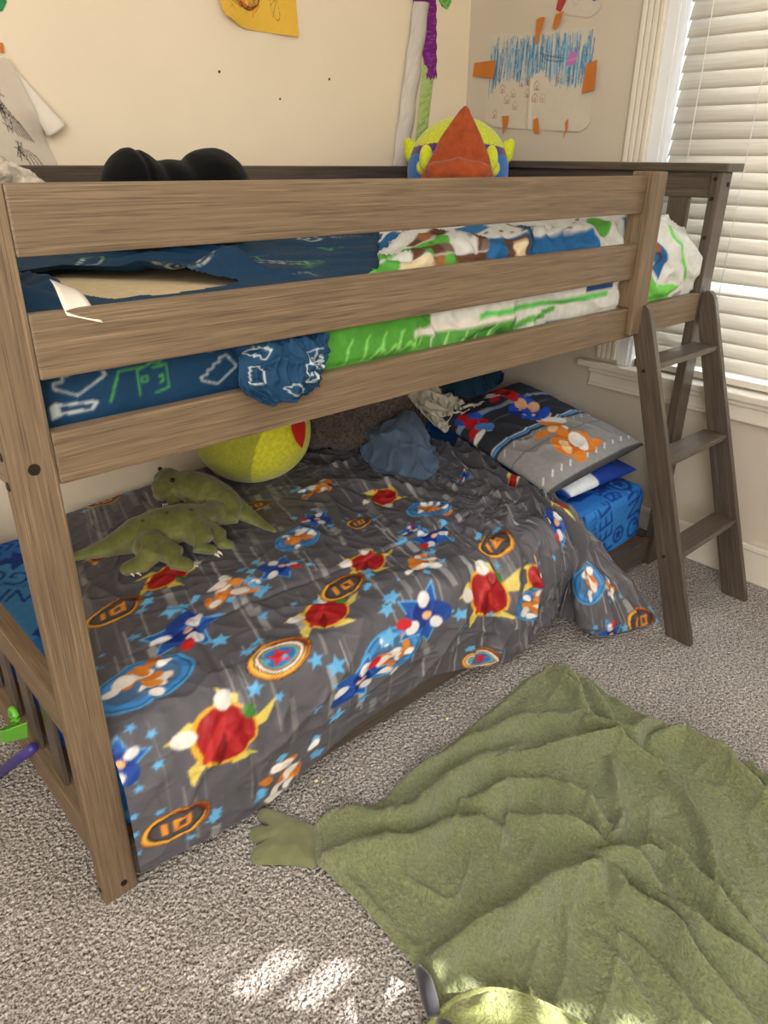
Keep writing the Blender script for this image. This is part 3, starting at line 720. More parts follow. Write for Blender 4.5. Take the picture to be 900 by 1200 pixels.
# ------------------------------------------------------------------ pillows on the lower bunk
def pillow(name, A, B, C, D_, th, mat, cols=None, seed=1, res=(150, 130), sag=0.0, pinch=.028):
    A, B, C, D_ = [np.array(q, float) for q in (A, B, C, D_)]
    n, m = res
    a, b = np.meshgrid(np.linspace(0, 1, n), np.linspace(0, 1, m), indexing='ij')
    u, v = 2 * a - 1, 2 * b - 1
    pu = u * (1 - pinch * (1 - v * v) * u * u * 0 - pinch * (1 - v ** 2) * .8); pv = v * (1 - pinch * (1 - u ** 2) * .8)
    aa, bb = (pu + 1) / 2, (pv + 1) / 2
    base = ((1 - aa) * (1 - bb))[..., None] * A + (aa * (1 - bb))[..., None] * B + (aa * bb)[..., None] * C + ((1 - aa) * bb)[..., None] * D_
    nn = np.cross(B - A, D_ - A); nn /= np.linalg.norm(nn)
    prof = np.clip((1 - np.abs(u) ** 4) * (1 - np.abs(v) ** 4), 0, 1) ** .55
    wr = .006 * noise2(a * 7 + seed, b * 7, seed) + .007 * (1 - np.minimum(1, np.abs(noise2(a * 5 + b * 2, b * 4 + seed, seed + 3)) * 3)) ** 2
    upP = base + nn * (prof * th * .5 + wr * prof)[..., None]; dn = base - nn * (prof * th * .5)[..., None]
    V = np.concatenate([upP.reshape(-1, 3), dn.reshape(-1, 3)])
    F = np.concatenate([grid_faces(n, m), grid_faces(n, m, off=n * m)[:, ::-1]])
    c = None if cols is None else np.concatenate([cols.sample(a * cols.w, b * cols.h).reshape(-1, 3)] * 2)
    o = mesh_np(name, V, F, mat, None, c)
    bmm = bmesh.new(); bmm.from_mesh(o.data); bmesh.ops.remove_doubles(bmm, verts=bmm.verts, dist=1e-5); bmm.to_mesh(o.data); bmm.free(); smooth(o.data)
    return o
cp = Canvas(.5, .62, .0015, (52, 56, 66))
cp.rect(.25, .12, .6, .26, (150, 150, 150)); cp.rect(.25, .004, .6, .014, (70, 72, 76))
for k in range(12): cp.rect(.02 + k * .045, .05, .03, .006, (225, 225, 225), .7); cp.rect(.02 + k * .045, .235, .028, .005, (205, 205, 205), .8)
cp.rect(.25, .18, .6, .003, (60, 60, 64)); cp.rect(.25, .268, .6, .012, (86, 150, 214)); cp.rect(.25, .28, .6, .006, (220, 232, 240)); cp.rect(.25, .45, .6, .01, (96, 156, 214)); cp.rect(.25, .462, .6, .018, (150, 152, 158)); cp.rect(.25, .39, .6, .004, (96, 100, 110)); cp.rect(.25, .33, .6, .003, (40, 42, 50))
def splash(cv, x, y, r, main, dark, light, acc):
    """abstract burst of colour, no figure"""
    q_ = random.Random(int(x * 1000))
    for j in range(18):
        cv.ell(x + q_.gauss(0, .26) * r, y + q_.gauss(0, .42) * r, q_.uniform(.2, .42) * r, q_.uniform(.12, .24) * r, (main, dark, main, light, main, acc)[j % 6], q_.uniform(0, 3.1))
splash(cp, .29, .375, .125, (40, 84, 198), (24, 50, 140), (232, 232, 236), (232, 182, 138))
splash(cp, .25, .13, .135, (232, 138, 52), (206, 108, 36), (244, 240, 234), (246, 206, 150))
splash(cp, .30, .55, .10, (190, 30, 38), (140, 20, 28), (236, 232, 228), (214, 60, 60))
splash(cp, .06, .40, .09, (190, 30, 38), (44, 86, 190), (240, 240, 240), (70, 130, 200))
cp.blur(1)
cp2 = Canvas(.5, .5, .004, (30, 62, 150)); cp2.rect(.12, .03, .2, .1, (225, 232, 240)); cp2.star(.4, .1, .06, (70, 130, 210)); cp2.blur(2)
o = pillow('pillow', (1.57, .10, .345), (1.945, .085, .345), (1.94, .60, .375), (1.6, .62, .365), .075, M['vc'], cp2, 5, (80, 80))
tag(o, 'royal blue pillow squeezed underneath the striped pillow beside the ladder', 'pillow')
o = pillow('pillow', (1.462, .098, .388), (1.962, .085, .430), (1.960, .62, .53), (1.585, .72, .455), .085, M['vc'], cp, 2)
tag(o, 'charcoal and grey striped pillow with blue and orange splashes, topmost on the lower bunk', 'pillow')

# ------------------------------------------------------------------ upper bunk bedding
NV = (24, 60, 90); NV2 = (26, 74, 118); WH = (196, 206, 206); GR = (84, 170, 70)
mu = box_shell('mattress', (.05, .07, .877), (1.98, 1.055, 1.072), .04, M['vc'], lambda V, n: np.broadcast_to(lin((206, 186, 150)), V.shape), (60, 40, 20))
tag(mu, 'cream mattress of the upper bunk peeking out where the navy sheet slipped', 'mattress')
cn = Canvas(2.0, 1.3, .002, NV)     # v: 0 at the bottom of the front face, .2 at the top edge
def house(cv, x, y, s, c, w=.002):
    cv.line([(x, y), (x, y + s * .8), (x + s * .55, y + s), (x + s * 1.0, y + s * .85), (x + s * 1.0, y + .1 * s), (x + s * .5, y), (x, y)], w, c)
    cv.line([(x + s * .5, y), (x + s * .5, y + s * .8), (x, y + s * .8)], w, c); cv.line([(x + s * .5, y + s * .8), (x + s, y + s * .85)], w, c)
    cv.rect(x + s * .22, y + s * .5, s * .2, s * .2, c); cv.rect(x + s * .22, y + s * .5, s * .12, s * .12, NV); cv.line([(x + s * .7, y + s * .5), (x + s * .85, y + s * .55), (x + s * .85, y + s * .35), (x + s * .7, y + s * .3)], w, c, True)
def steps(cv, x, y, n, s, c, rot=0, w=.002):
    p = []
    for k in range(n): p += [(k * s, k * s * .45), (k * s, (k + 1) * s * .45)]
    p += [(n * s, n * s * .45), (n * s + s, 0), (n * s * .5, -s * 1.2)]
    ca, sa = math.cos(rot), math.sin(rot)
    cv.line([(x + a * ca - b * sa, y + a * sa + b * ca) for a, b in p], w, c, True)
r_ = random.Random(5)
house(cn, .23, .055, .05, GR); cn.line([(.18, .055), (.2, .1), (.24, .1)], .0026, GR); cn.line([(.27, .105), (.29, .13)], .003, GR)
steps(cn, .10, .09, 4, .016, WH, .1); cn.line([(.18, .11), (.19, .13), (.21, .13), (.205, .115), (.215, .11)], .0026, WH, True)
cn.poly([(.09, .045), (.105, .05), (.1, .07), (.09, .065)], WH); cn.line([(.10, .065), (.16, .06), (.15, .05), (.10, .052)], .003, WH, True)
steps(cn, .34, .06, 4, .014, WH, .2); steps(cn, .33, .12, 5, .012, (120, 130, 130), 0)
for k in range(60):
    x, y = r_.uniform(.05, 1.9), r_.uniform(.22, 1.25); q = r_.random()
    if q < .35: house(cn, x, y, r_.uniform(.05, .08), r_.choice([GR, WH, WH]), .003)
    elif q < .8: steps(cn, x, y, 4, .018, r_.choice([WH, (130, 140, 140), GR]), r_.uniform(-1, 1), .003)
cn.blur(1)
nx, nvv = 640, 200
xs = np.linspace(.048, 1.982, nx); vs = np.concatenate([np.linspace(0, .22, 80, endpoint=False), np.linspace(.22, 1.2, 120)])
X, Vv = np.meshgrid(xs, vs, indexing='ij')
k_ = np.clip((Vv - .15) / .08, 0, 1)
prY = np.interp(Vv, [0, .16, .185, .21, 1.2], [.064, .063, .068, .095, 1.058]); prZ = np.interp(Vv, [0, .16, .185, .21, 1.2], [.885, 1.045, 1.068, 1.078, 1.078])
Pn = np.stack([X, prY, prZ], -1)
wr = .010 * (1 - np.minimum(1, np.abs(noise2(X * 6 + Vv * 4, Vv * 7, 71)) * 3)) ** 2 + .006 * noise2(X * 9, Vv * 9, 72)
tm = sstep(.18, .26, Vv)
Pn[..., 2] += tm * (np.maximum(wr, 0) * np.where((X < .5) & (Pn[..., 1] < .2), .2, 1) + .002); Pn[..., 1] -= (1 - tm) * np.clip(.004 * noise2(X * 12, Vv * 12, 73) + .004, 0, .01)
hole = np.array([(.185, .40), (.20, .22), (.24, .135), (.33, .125), (.48, .15), (.45, .21), (.37, .33), (.28, .44)])
# distance to the hole outline
def seg_d(X, Y, p, closed=True):
    p = list(map(tuple, p)); p = p + p[:1] if closed else p
    d_ = np.full(X.shape, 9.)
    for (x0, y0), (x1, y1) in zip(p, p[1:]):
        t = np.clip(((X - x0) * (x1 - x0) + (Y - y0) * (y1 - y0)) / ((x1 - x0) ** 2 + (y1 - y0) ** 2 + 1e-12), 0, 1)
        d_ = np.minimum(d_, np.hypot(X - x0 - t * (x1 - x0), Y - y0 - t * (y1 - y0)))
    return d_
def inpoly(X, Y, p):
    m = np.zeros(X.shape, bool); p = np.asarray(p)
    for (x0, y0), (x1, y1) in zip(p, np.roll(p, -1, 0)):
        if y0 != y1: m ^= (Y >= min(y0, y1)) & (Y < max(y0, y1)) & (X < (x1 - x0) * (Y - y0) / (y1 - y0) + x0)
    return m
hd = seg_d(X, Pn[..., 1], hole); hin = inpoly(X, Pn[..., 1], hole) & (Vv > .21)
Pn[..., 2] += tm * .022 * np.exp(-(hd / .03) ** 2) * sstep(.2, .3, Pn[..., 1]) * .6 + tm * .005 * np.exp(-(hd / .02) ** 2) * sstep(.15, .25, Pn[..., 1])
Pn[..., 2] += tm * .045 * np.exp(-((X - .52) / .05) ** 2 - ((Pn[..., 1] - .24) / .07) ** 2) + tm * .03 * np.exp(-((X - .10) / .06) ** 2 - ((Pn[..., 1] - .16) / .07) ** 2)
F = grid_faces(nx, nvv)
keep = ~hin.reshape(-1)[F].any(1)
cols = cn.sample(X, Vv).reshape(-1, 3)
sh = mesh_np('fitted_sheet', Pn, F[keep], M['vc'], None, cols)
tag(sh, 'dark navy sheet with white and green block outlines on the upper bunk mattress', 'sheet')
ct = np.zeros((6, 9, 3))
for i in range(6):
    for j in range(9):
        a, b = i / 5, j / 8
        ct[i, j] = (.122 + .034 * a - .014 * b * (1 - a) + .006 * b, .060 - .066 * b + .004 * math.sin(3 * a), 1.128 - .016 * a - .034 * b + .005 * math.sin(b * 5))
t_ = grid('care_tag', ct, M['white_tag'], sh); solidify(t_, .001, 0)
t_['label'] = 'white care tag'

# crumpled end of the navy sheet hanging over the rail
def cloth_lump(name, ctrl, mat, cols=None, n=(110, 90), amp=.012, seed=1, freq=(4, 6), cvs=None, thick=.004, dirn=None):
    """soft bunched cloth through a coarse net of control points"""
    ctrl = np.array(ctrl, float); a, b = np.meshgrid(np.linspace(0, 1, n[0]), np.linspace(0, 1, n[1]), indexing='ij')
    ku, kv = ctrl.shape[:2]
    def cub(t, K):
        x = np.clip(t * (K - 1), 0, K - 1 - 1e-6); i = x.astype(int); f = x - i
        return i, f
    iu, fu = cub(a, ku); iv, fv = cub(b, kv)
    def wts(f): return [(-f ** 3 + 2 * f ** 2 - f) / 2, (3 * f ** 3 - 5 * f ** 2 + 2) / 2, (-3 * f ** 3 + 4 * f ** 2 + f) / 2, (f ** 3 - f ** 2) / 2]
    P = np.zeros(a.shape + (3,))
    for q, wu in enumerate(wts(fu)):
        for w, wv in enumerate(wts(fv)):
            P += (wu * wv)[..., None] * ctrl[np.clip(iu + q - 1, 0, ku - 1), np.clip(iv + w - 1, 0, kv - 1)]
    N_ = np.cross(np.gradient(P, axis=0), np.gradient(P, axis=1)); N_ /= np.maximum(np.linalg.norm(N_, axis=-1, keepdims=True), 1e-9)
    w0 = noise2(a * 3, b * 3, seed + 9) * .5
    dsp = amp * ((1 - np.minimum(1, np.abs(noise2(a * freq[0] + w0, b * freq[1] + w0, seed)) * 3)) ** 1.5 + .5 * (1 - np.minimum(1, np.abs(noise2(a * freq[0] * 2.2 + w0, b * freq[1] * 1.7, seed + 1)) * 3)) ** 2)
    if dirn is not None: N_ = N_ * np.sign((N_ * np.array(dirn)).sum(-1, keepdims=True) + 1e-9)
    P = P + N_ * dsp[..., None]
    c = None if cvs is None else cvs.sample(a * cvs.w, b * cvs.h).reshape(-1, 3)
    o = grid(name, P, mat, None, c); solidify(o, thick, 0)
    return o
cb = Canvas(.24, .26, .0015, NV)
house(cb, .14, .155, .06, WH, .0022); house(cb, .155, .12, .05, WH, .0022); steps(cb, .02, .07, 4, .012, WH, .3, .0022); steps(cb, .03, .12, 4, .012, WH, 1.2, .0022); steps(cb, .09, .2, 3, .012, WH, .5, .0022)
cb.blur(1)
o = cloth_lump('navy_sheet_end', [
    [(.40, .075, .99), (.385, .012, .985), (.37, -.010, .945), (.392, -.014, .922)],
    [(.44, .075, 1.0), (.43, .004, .985), (.42, -.022, .945), (.425, -.017, .909)],
    [(.49, .075, 1.0), (.48, .004, .99), (.475, -.024, .95), (.478, -.017, .907)],
    [(.53, .075, 1.0), (.525, .004, .99), (.515, -.018, .955), (.515, -.014, .922)],
    [(.57, .075, 1.0), (.565, .012, .99), (.545, .0, .966), (.532, -.010, .945)]], M['vc'], None, (130, 110), .012, 4, (5, 3), cb, .003, (0, -1, .3))
tag(o, 'crumpled end of a navy sheet drooping over the front bed rail', 'sheet')

# upper comforter, white, green and blue with brown checks
cu = Canvas(1.5, .9, .002, (206, 206, 200))
WHT, GRN, BRN, BRN2, CRM, BLU = (208, 208, 202), (88, 162, 64), (92, 62, 44), (146, 98, 62), (214, 196, 160), (34, 92, 142)
def R2(x0, x1, z0, z1, c, rot=0): cu.rect((x0 + x1) / 2 - .6, (z0 + z1) / 2 - .93, x1 - x0, z1 - z0, c, rot)
# lower strip
R2(.5, .86, .92, 1.04, (76, 144, 52)); R2(.86, 1.14, .92, .975, (82, 148, 66)); R2(.80, 1.14, .975, .99, (214, 206, 196))
for k in range(4): R2(.90 + k * .05, .905 + k * .05, .93, .975, (156, 206, 126), -.5)
cu.line([(.25 - .14 + .58 - .6 + .1 * k * .2, .03 + .012 * (k % 2)) for k in range(8)], .004, (140, 208, 110))
for k in range(5): cu.line([(.02 + k * .045, .03), (.03 + k * .045, .045), (.025 + k * .045, .045), (.04 + k * .045, .062)], .003, (140, 208, 110))
R2(1.0, 1.5, .985, .997, (96, 190, 90)); R2(1.14, 1.3, .96, .972, GRN, .12); R2(1.25, 1.36, .93, .95, (20, 66, 96)); R2(1.40, 1.52, 1.0, 1.03, (30, 70, 120))
for k in range(6): cu.line([(.66 + k * .02, .005), (.67 + k * .02, .018)], .002, (90, 160, 150))
# upper strip
R2(.70, .80, 1.05, 1.14, GRN)
for k in range(11):
    for j in range(6):
        if .74 + k * .028 > .74 + .02 * j: R2(.75 + k * .028, .778 + k * .028, 1.05 + j * .022, 1.072 + j * .022, r_.choice([BRN, BRN2, BRN, GRN, (120, 100, 90)]))
R2(.80, .88, 1.09, 1.115, CRM); R2(.70, 1.0, 1.145, 1.16, GRN); R2(.95, 1.02, 1.11, 1.2, WHT)
R2(1.05, 1.45, 1.06, 1.135, BLU); R2(1.10, 1.18, 1.09, 1.13, BRN); R2(1.13, 1.17, 1.09, 1.118, CRM); R2(1.19, 1.20, 1.05, 1.2, (24, 60, 96))
for k in range(30): R2(.74 + k * .026, .752 + k * .026, 1.152 + .012 * math.sin(k), 1.157 + .012 * math.sin(k), (40, 44, 50))
cu.ell(1.50 - .6, 1.15 - .93, .05, .03, GRN, .4); R2(1.0, 1.1, 1.17, 1.21, (50, 110, 160))
# right end beyond the rails
cu.poly([(1.60 - .6, .22), (1.68 - .6, .25), (1.76 - .6, .12), (1.74 - .6, .07), (1.60 - .6, .19)], BLU)
for k in range(4): R2(1.635 + k * .022, 1.66 + k * .022, 1.15 - k * .026, 1.17 - k * .026, (150, 96, 60)); R2(1.65 + k * .022, 1.66 + k * .022, 1.13 - k * .026, 1.15 - k * .026, (60, 40, 36))
cu.poly([(1.58 - .6, .10), (1.66 - .6, .13), (1.72 - .6, .06), (1.86 - .6, .05), (1.88 - .6, .085), (1.84 - .6, .02), (1.6 - .6, .0)], (110, 196, 84))
R2(1.63, 1.69, 1.0, 1.03, (236, 160, 66), .3); R2(1.64, 1.66, .99, 1.0, (140, 80, 30))
cu.line([(1.78 - .6, .24), (1.84 - .6, .12), (1.90 - .6, .06)], .012, (110, 196, 84)); R2(1.80, 1.83, .935, .96, (120, 196, 96))
for x_, y_ in ((1.2, .33), (.3, .4), (.8, .45), (.5, .6), (1.1, .62)): cu.rect(x_, y_, .2, .12, r_.choice([GRN, BLU, BRN2]), .3)
cu.blur(1)
n1, n2 = 360, 230
aa_ = np.linspace(0, 1, n1); vv = np.linspace(0, .85, n2)
X, Vv = np.meshgrid(aa_, vv, indexing='ij')
prY = np.interp(Vv, [0, .04, .10, .16, .20, .25, .40, .85], [.048, .036, .034, .040, .065, .11, .24, .66]); prZ = np.interp(Vv, [0, .04, .10, .16, .20, .25, .40, .85], [.900, .955, 1.02, 1.08, 1.115, 1.14, 1.145, 1.085])
xl = np.where(Vv < .12, .57, .57 + (np.maximum(.57, -.254 + .90 * (prY + 1.044)) - .57) * sstep(.12, .18, Vv)); X = xl + X * (1.995 - xl)
hx = sstep(xl, xl + .14, X)                                        # low where it begins, full height further right
Pc = np.stack([X, prY, prZ], -1)
Pc[..., 2] = 1.09 + (Pc[..., 2] - 1.09) * np.where(Pc[..., 2] > 1.09, hx, 1)
Pc = smooth_t(smooth_t(Pc, 6), 6)
kk = np.sqrt(np.clip(1 - ((X - 1.80) / .195) ** 2, 0, 1)); e_ = np.where(X > 1.80, kk, 1.0)
Pc[..., 2] = 1.0 + (Pc[..., 2] - 1.0) * (.30 + .70 * e_); 
bul = sstep(1.66, 1.78, X)
nn_ = np.cross(np.gradient(Pc, axis=1), np.gradient(Pc, axis=0)); nn_ /= np.maximum(np.linalg.norm(nn_, axis=-1, keepdims=True), 1e-9); nn_ *= -np.sign(nn_[..., 1:2] * 0 + (nn_[n1 // 2, n2 // 3, 1] > 0) - .5)
fold = .016 * (1 - np.minimum(1, np.abs(noise2(X * 5 + Vv * 6, Vv * 9 - X * 1.5, 81)) * 2.6)) ** 2 + .010 * (1 - np.minimum(1, np.abs(noise2(X * 11, Vv * 16 + X * 3, 82)) * 2.6)) ** 2 + .012 * noise2(X * 6, Vv * 6, 83)
Pc += nn_ * fold[..., None]
Pc[..., 1] -= bul * .02 * np.exp(-((Vv - .12) / .09) ** 2)
lowmin = np.where(X > 1.645, .012, .0262)
Pc[..., 1] = np.maximum(Pc[..., 1], lowmin)
Pc[..., 1] = np.where((Pc[..., 2] < .940), np.clip(Pc[..., 1], .032, .054), Pc[..., 1])
sup_ = (X > 1.56) & (X < 1.648); Pc[..., 1] = np.where(sup_, np.maximum(Pc[..., 1], .045), Pc[..., 1])
Pc[..., 2] = np.maximum(Pc[..., 2], .895); Pc[..., 0] = np.minimum(Pc[..., 0], 1.99)
fr = X > 1.966; Pc[..., 1] = np.where(fr, np.maximum(Pc[..., 1], .034), Pc[..., 1])
uc = grid('comforter', Pc, M['vc'], None, cu.sample(X - .6, Vv).reshape(-1, 3))
solidify(uc, .006, 1)
tag(uc, 'white, green and blue comforter with brown checks heaped behind the upper guard rails', 'comforter')

# black two-lobed plush pillow
bm = bmesh.new()
bm_ball(bm, (.578, .72, 1.185), (.084, .10, .117)); bm_ball(bm, (.775, .72, 1.18), (.105, .11, .125)); bm_ball(bm, (.67, .72, 1.165), (.14, .09, .115)); bm_ball(bm, (.675, .72, 1.13), (.20, .11, .05))
o = blob('black_plush_cushion', bm, .006, M['black'], None, 8, lambda c: .006 * noise3(c[:, 0] * 14, c[:, 1] * 14, c[:, 2] * 14, 3) - .006 * np.exp(-((c[:, 0] - .58 - .1 * (c[:, 2] - 1.25)) / .006) ** 2))
tag(o, 'black plush cushion with two humps behind the top guard rail', 'cushion')
# grey fur end
bm = bmesh.new(); bm_tube(bm, [(.0, .36, 1.19), (.05, .30, 1.218), (.10, .27, 1.235), (.15, .255, 1.238), (.182, .25, 1.23), (.20, .25, 1.205)], [.06, .066, .055, .04, .028, .012], 16); bmesh.ops.recalc_face_normals(bm, faces=bm.faces); bm_ball(bm, (.06, .31, 1.14), (.06, .06, .06))
o = blob('grey_fur_toy', bm, .004, M['grey_fur'], None, 3, lambda c: .009 * np.abs(noise3(c[:, 0] * 30, c[:, 1] * 60, c[:, 2] * 60, 8)) + .004 * noise3(c[:, 0] * 90, c[:, 1] * 90, c[:, 2] * 90, 9))
tag(o, 'shaggy grey fur toy poking over the left end of the top rail', 'plush toy')

# round yellow-green and blue plush
PC = np.array((1.80, .84, 1.247)); PR = np.array((.172, .172, .166)); tocam = np.array((-.735, -.678, 0)); sidev = np.array((.678, -.735, 0))
pl = empty('round_plush', (1.80, .84, 1.08), 'round plush with yellow-green top and blue bottom on the upper bunk by the wall corner', 'plush toy')
bm = bmesh.new(); bm_ball(bm, PC, PR, 4)
def plush_col(c, n):
    z = c[:, 2] - PC[2]; sd = (c - PC) @ sidev; f = z + .7 * sd * sd
    out = np.empty(c.shape); out[:] = lin((206, 214, 52)); out[f < .088] = lin((92, 56, 120)); out[f < .066] = lin((44, 110, 190)); return out
o = blob('body', bm, .004, M['vc_plush'], pl, 2, None, plush_col)
for sg in (-1, 1):
    bm = bmesh.new(); q = PC + sidev * sg * .160 + np.array((0, 0, .060)) + tocam * .02
    bm_ball(bm, q, (.024, .024, .036)); bm_ball(bm, q + np.array((0, 0, .02)) + sidev * sg * .010, (.016, .016, .022))
    blob('side_tab', bm, .004, M['vc_plush'], pl, 3, None, lambda c, n: np.broadcast_to(lin((202, 210, 50)), c.shape))
    bm = bmesh.new(); q = PC + sidev * sg * .104 + tocam * .150 + np.array((0, 0, .040))
    bm_ball(bm, q, (.022, .022, .04)); bm_ball(bm, q - tocam * .025 - np.array((0, 0, .028)) + sidev * sg * .006, (.026, .026, .026))
    blob('arm', bm, .004, M['vc_plush'], pl, 3, None, lambda c, n: np.broadcast_to(lin((212, 220, 60)), c.shape))
# orange three-cornered plush with a rolled lower edge
OC = PC + tocam * .255
op = empty('triangular_plush', (OC[0], OC[1], 1.08), 'burnt orange triangular plush with a rolled bottom edge leaning on the round plush', 'plush toy')
bm = bmesh.new()
for k in range(15):
    t = k / 14; z = 1.23 + t * .185; hw = .094 * (1 - t) ** .75 + .012
    for q in np.linspace(-1, 1, 5): bm_ball(bm, OC + sidev * (q * max(hw - .02, 0) + .012 * t) + np.array((0, 0, z)) - np.array((0, 0, OC[2])) - tocam * .03 * t, (.030 - .012 * t,) * 3, 2)
bm_ball(bm, (OC[0], OC[1], 1.15), (.07, .07, .075), 3)
blob('body', bm, .005, M['orange'], op, 14, lambda c: -.004 * np.exp(-(((c - OC) @ sidev - .002) / .006) ** 2) + .003 * noise3(c[:, 0] * 20, c[:, 1] * 20, c[:, 2] * 20, 4))
bm = bmesh.new(); bm_tube(bm, [OC * (1, 1, 0) + sidev * q * .098 + tocam * (.045 - .02 * q * q) + np.array((0, 0, 1.252 + .006 * math.cos(q * 6))) for q in np.linspace(-1, 1, 9)], [.012, .03, .033, .03, .034, .03, .033, .03, .012], 14); bmesh.ops.recalc_face_normals(bm, faces=bm.faces)
blob('rolled_edge', bm, .004, M['orange'], op, 6, lambda c: .003 * noise3(c[:, 0] * 25, c[:, 1] * 25, c[:, 2] * 25, 6))

# ------------------------------------------------------------------ toys and clothes on the lower bunk
BC, BR = np.array((.945, .885, .496)), np.array((.188, .176, .158))
av = np.array((.56, -.74, -.28)); av /= np.linalg.norm(av)
bm = bmesh.new(); bm_ball(bm, (0, 0, 0), (1, 1, 1), 6)
me = bpy.data.meshes.new('round_cushion'); bm.to_mesh(me); bm.free(); c = get_co(me)
f = (c @ av); a_ = sstep(.408, .422, f)[:, None]
r2 = np.sign(c) * np.abs(c) ** .9; r2 /= np.linalg.norm(r2, axis=1, keepdims=True) ** .7
set_co(me, r2 * BR); 
set_col(me, lin((168, 172, 62)) * (1 - a_) + lin((222, 224, 60)) * a_); smooth(me)
ball = link('round_cushion', me, M['vc_plush']); ball.location = BC
tag(ball, 'round olive-green plush cushion with bright yellow belly and red tag against the wall', 'cushion')
bm = bmesh.new(); out = [(-.030, .035), (.030, .035), (.035, .0), (.022, -.035), (0, -.062), (-.022, -.035), (-.035, .0)]
vs0 = [bm.verts.new((x, y, 0)) for x, y in out]; f0 = bm.faces.new(vs0); g = bmesh.ops.extrude_face_region(bm, geom=[f0]); bmesh.ops.translate(bm, verts=[v for v in g['geom'] if isinstance(v, bmesh.types.BMVert)], vec=(0, 0, .003)); bmesh.ops.recalc_face_normals(bm, faces=bm.faces)
tg = bm_obj('tag', bm, M['red_felt'], ball); n_ = Vector((.33, -.93, .22)).normalized(); q = n_.to_track_quat('Z', 'Y')
hit = max(((Vector(v.co) ) for v in me.vertices), key=lambda v: v.normalized().dot(n_))
tg.rotation_euler = (q.to_matrix() @ Matrix.Rotation(-.1, 3, 'Z')).to_euler(); tg.location = hit + n_ * .004; tg['label'] = 'red heart-shaped tag'

# brown fleece plush body stretched along the wall
bm = bmesh.new()
bm_tube(bm, [(1.20, .96, .40), (1.28, .955, .43), (1.40, .95, .47), (1.52, .94, .50), (1.66, .93, .53), (1.80, .94, .54), (1.88, .95, .52)], [.05, .09, .12, .13, .14, .12, .05], 20); bmesh.ops.recalc_face_normals(bm, faces=bm.faces)
bm_ball(bm, (1.36, .90, .42), (.12, .1, .09)); bm_ball(bm, (1.6, .88, .45), (.14, .1, .11))
o = blob('brown_fleece_plush', bm, .006, M['brown'], None, 4, lambda c: .012 * np.abs(noise3(c[:, 0] * 22, c[:, 1] * 22, c[:, 2] * 22, 3)) + .006 * noise3(c[:, 0] * 60, c[:, 1] * 60, c[:, 2] * 60, 4))
cc_ = get_co(o.data); cc_[:, 2] = np.maximum(cc_[:, 2], .318); cc_[:, 1] = np.minimum(cc_[:, 1], 1.06); set_co(o.data, cc_)
tag(o, 'dark brown fleecy plush lying along the wall behind the clothes', 'plush toy')

# dinosaurs
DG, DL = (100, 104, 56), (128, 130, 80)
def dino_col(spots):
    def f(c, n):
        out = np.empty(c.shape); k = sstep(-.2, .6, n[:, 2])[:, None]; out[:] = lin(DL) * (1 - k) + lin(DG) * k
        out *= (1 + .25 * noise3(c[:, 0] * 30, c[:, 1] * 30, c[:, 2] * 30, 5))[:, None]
        for s in spots:
            m = np.linalg.norm(c - np.array(s[:3]), axis=1) < s[3]; out[m] = lin((64, 62, 36))
        return out
    return f
def blob_tubes(tubes, balls=()):
    bm = bmesh.new()
    for p, r in tubes:
        bm_tube(bm, p, r, 16)
        for e, rr in ((p[0], r[0]), (p[-1], r[-1])): bm_ball(bm, e, rr, 2)
    bmesh.ops.recalc_face_normals(bm, faces=bm.faces)
    for b in balls: bm_ball(bm, *b)
    return bm
def claws(parent, pts):
    for p, dr in pts:
        p = Vector(p); dr = Vector(dr).normalized()
        tube('claw', [p, p + dr * .008 + Vector((0, 0, .001)), p + dr * .016 - Vector((0, 0, .003))], [.005, .004, .001], M['white_tag'], None, 8)
        o = bpy.context.scene.objects[-1] if False else None
dz = np.array((0, 0, .012))
d1 = empty('dinosaur_plush', (.45, .58, .345), 'olive green dinosaur plush with dotted back, lying nearer the bed foot under the other', 'plush toy')
sp = [(.272, .70, .362), (.31, .675, .372), (.36, .645, .388), (.42, .63, .402), (.48, .61, .412), (.54, .595, .415), (.59, .60, .405)]
bm = blob_tubes([(sp, [.009, .017, .028, .048, .054, .050, .042]),
    ([(.59, .60, .405), (.64, .62, .40), (.685, .62, .39), (.715, .61, .383)], [.040, .036, .034, .022])], [((.43, .585, .39), (.045, .045, .036)), ((.425, .565, .395), (.044, .036, .042)), ((.55, .555, .40), (.04, .036, .042))])
spots = [(.43 + .03 * k, .605 + .01 * (k % 2) - .008 * k, .452 + .004 * (k % 3), .0055) for k in range(5)] + [(.44 + .03 * k, .64 - .008 * k, .449, .0055) for k in range(5)]
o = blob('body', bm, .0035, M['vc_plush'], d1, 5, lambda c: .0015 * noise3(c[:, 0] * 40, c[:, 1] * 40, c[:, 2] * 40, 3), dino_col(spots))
for nm, p, r in (('leg', [(.425, .56, .405), (.412, .535, .392), (.385, .545, .366), (.352, .553, .362)], [.036, .032, .024, .018]),
                 ('leg', [(.44, .555, .39), (.462, .51, .378), (.455, .497, .365), (.475, .478, .360)], [.034, .028, .022, .018]),
                 ('arm', [(.55, .545, .41), (.548, .515, .395), (.525, .505, .378), (.555, .492, .368)], [.030, .026, .020, .014]),
                 ('arm', [(.58, .56, .395), (.60, .525, .38), (.59, .505, .368), (.61, .495, .362)], [.026, .022, .018, .013])):
    blob(nm, blob_tubes([(p, r)]), .0035, M['vc_plush'], d1, 4, None, dino_col([]))
for e in ((.352, .543, .356), (.366, .535, .356), (.492, .470, .354), (.566, .484, .362), (.556, .481, .360)):
    o = tube('claw', [e, Vector(e) + Vector((.004, -.008, -.002)), Vector(e) + Vector((.006, -.014, -.007))], [.0045, .0035, .001], M['white_tag'], None, 8); place(o, d1)
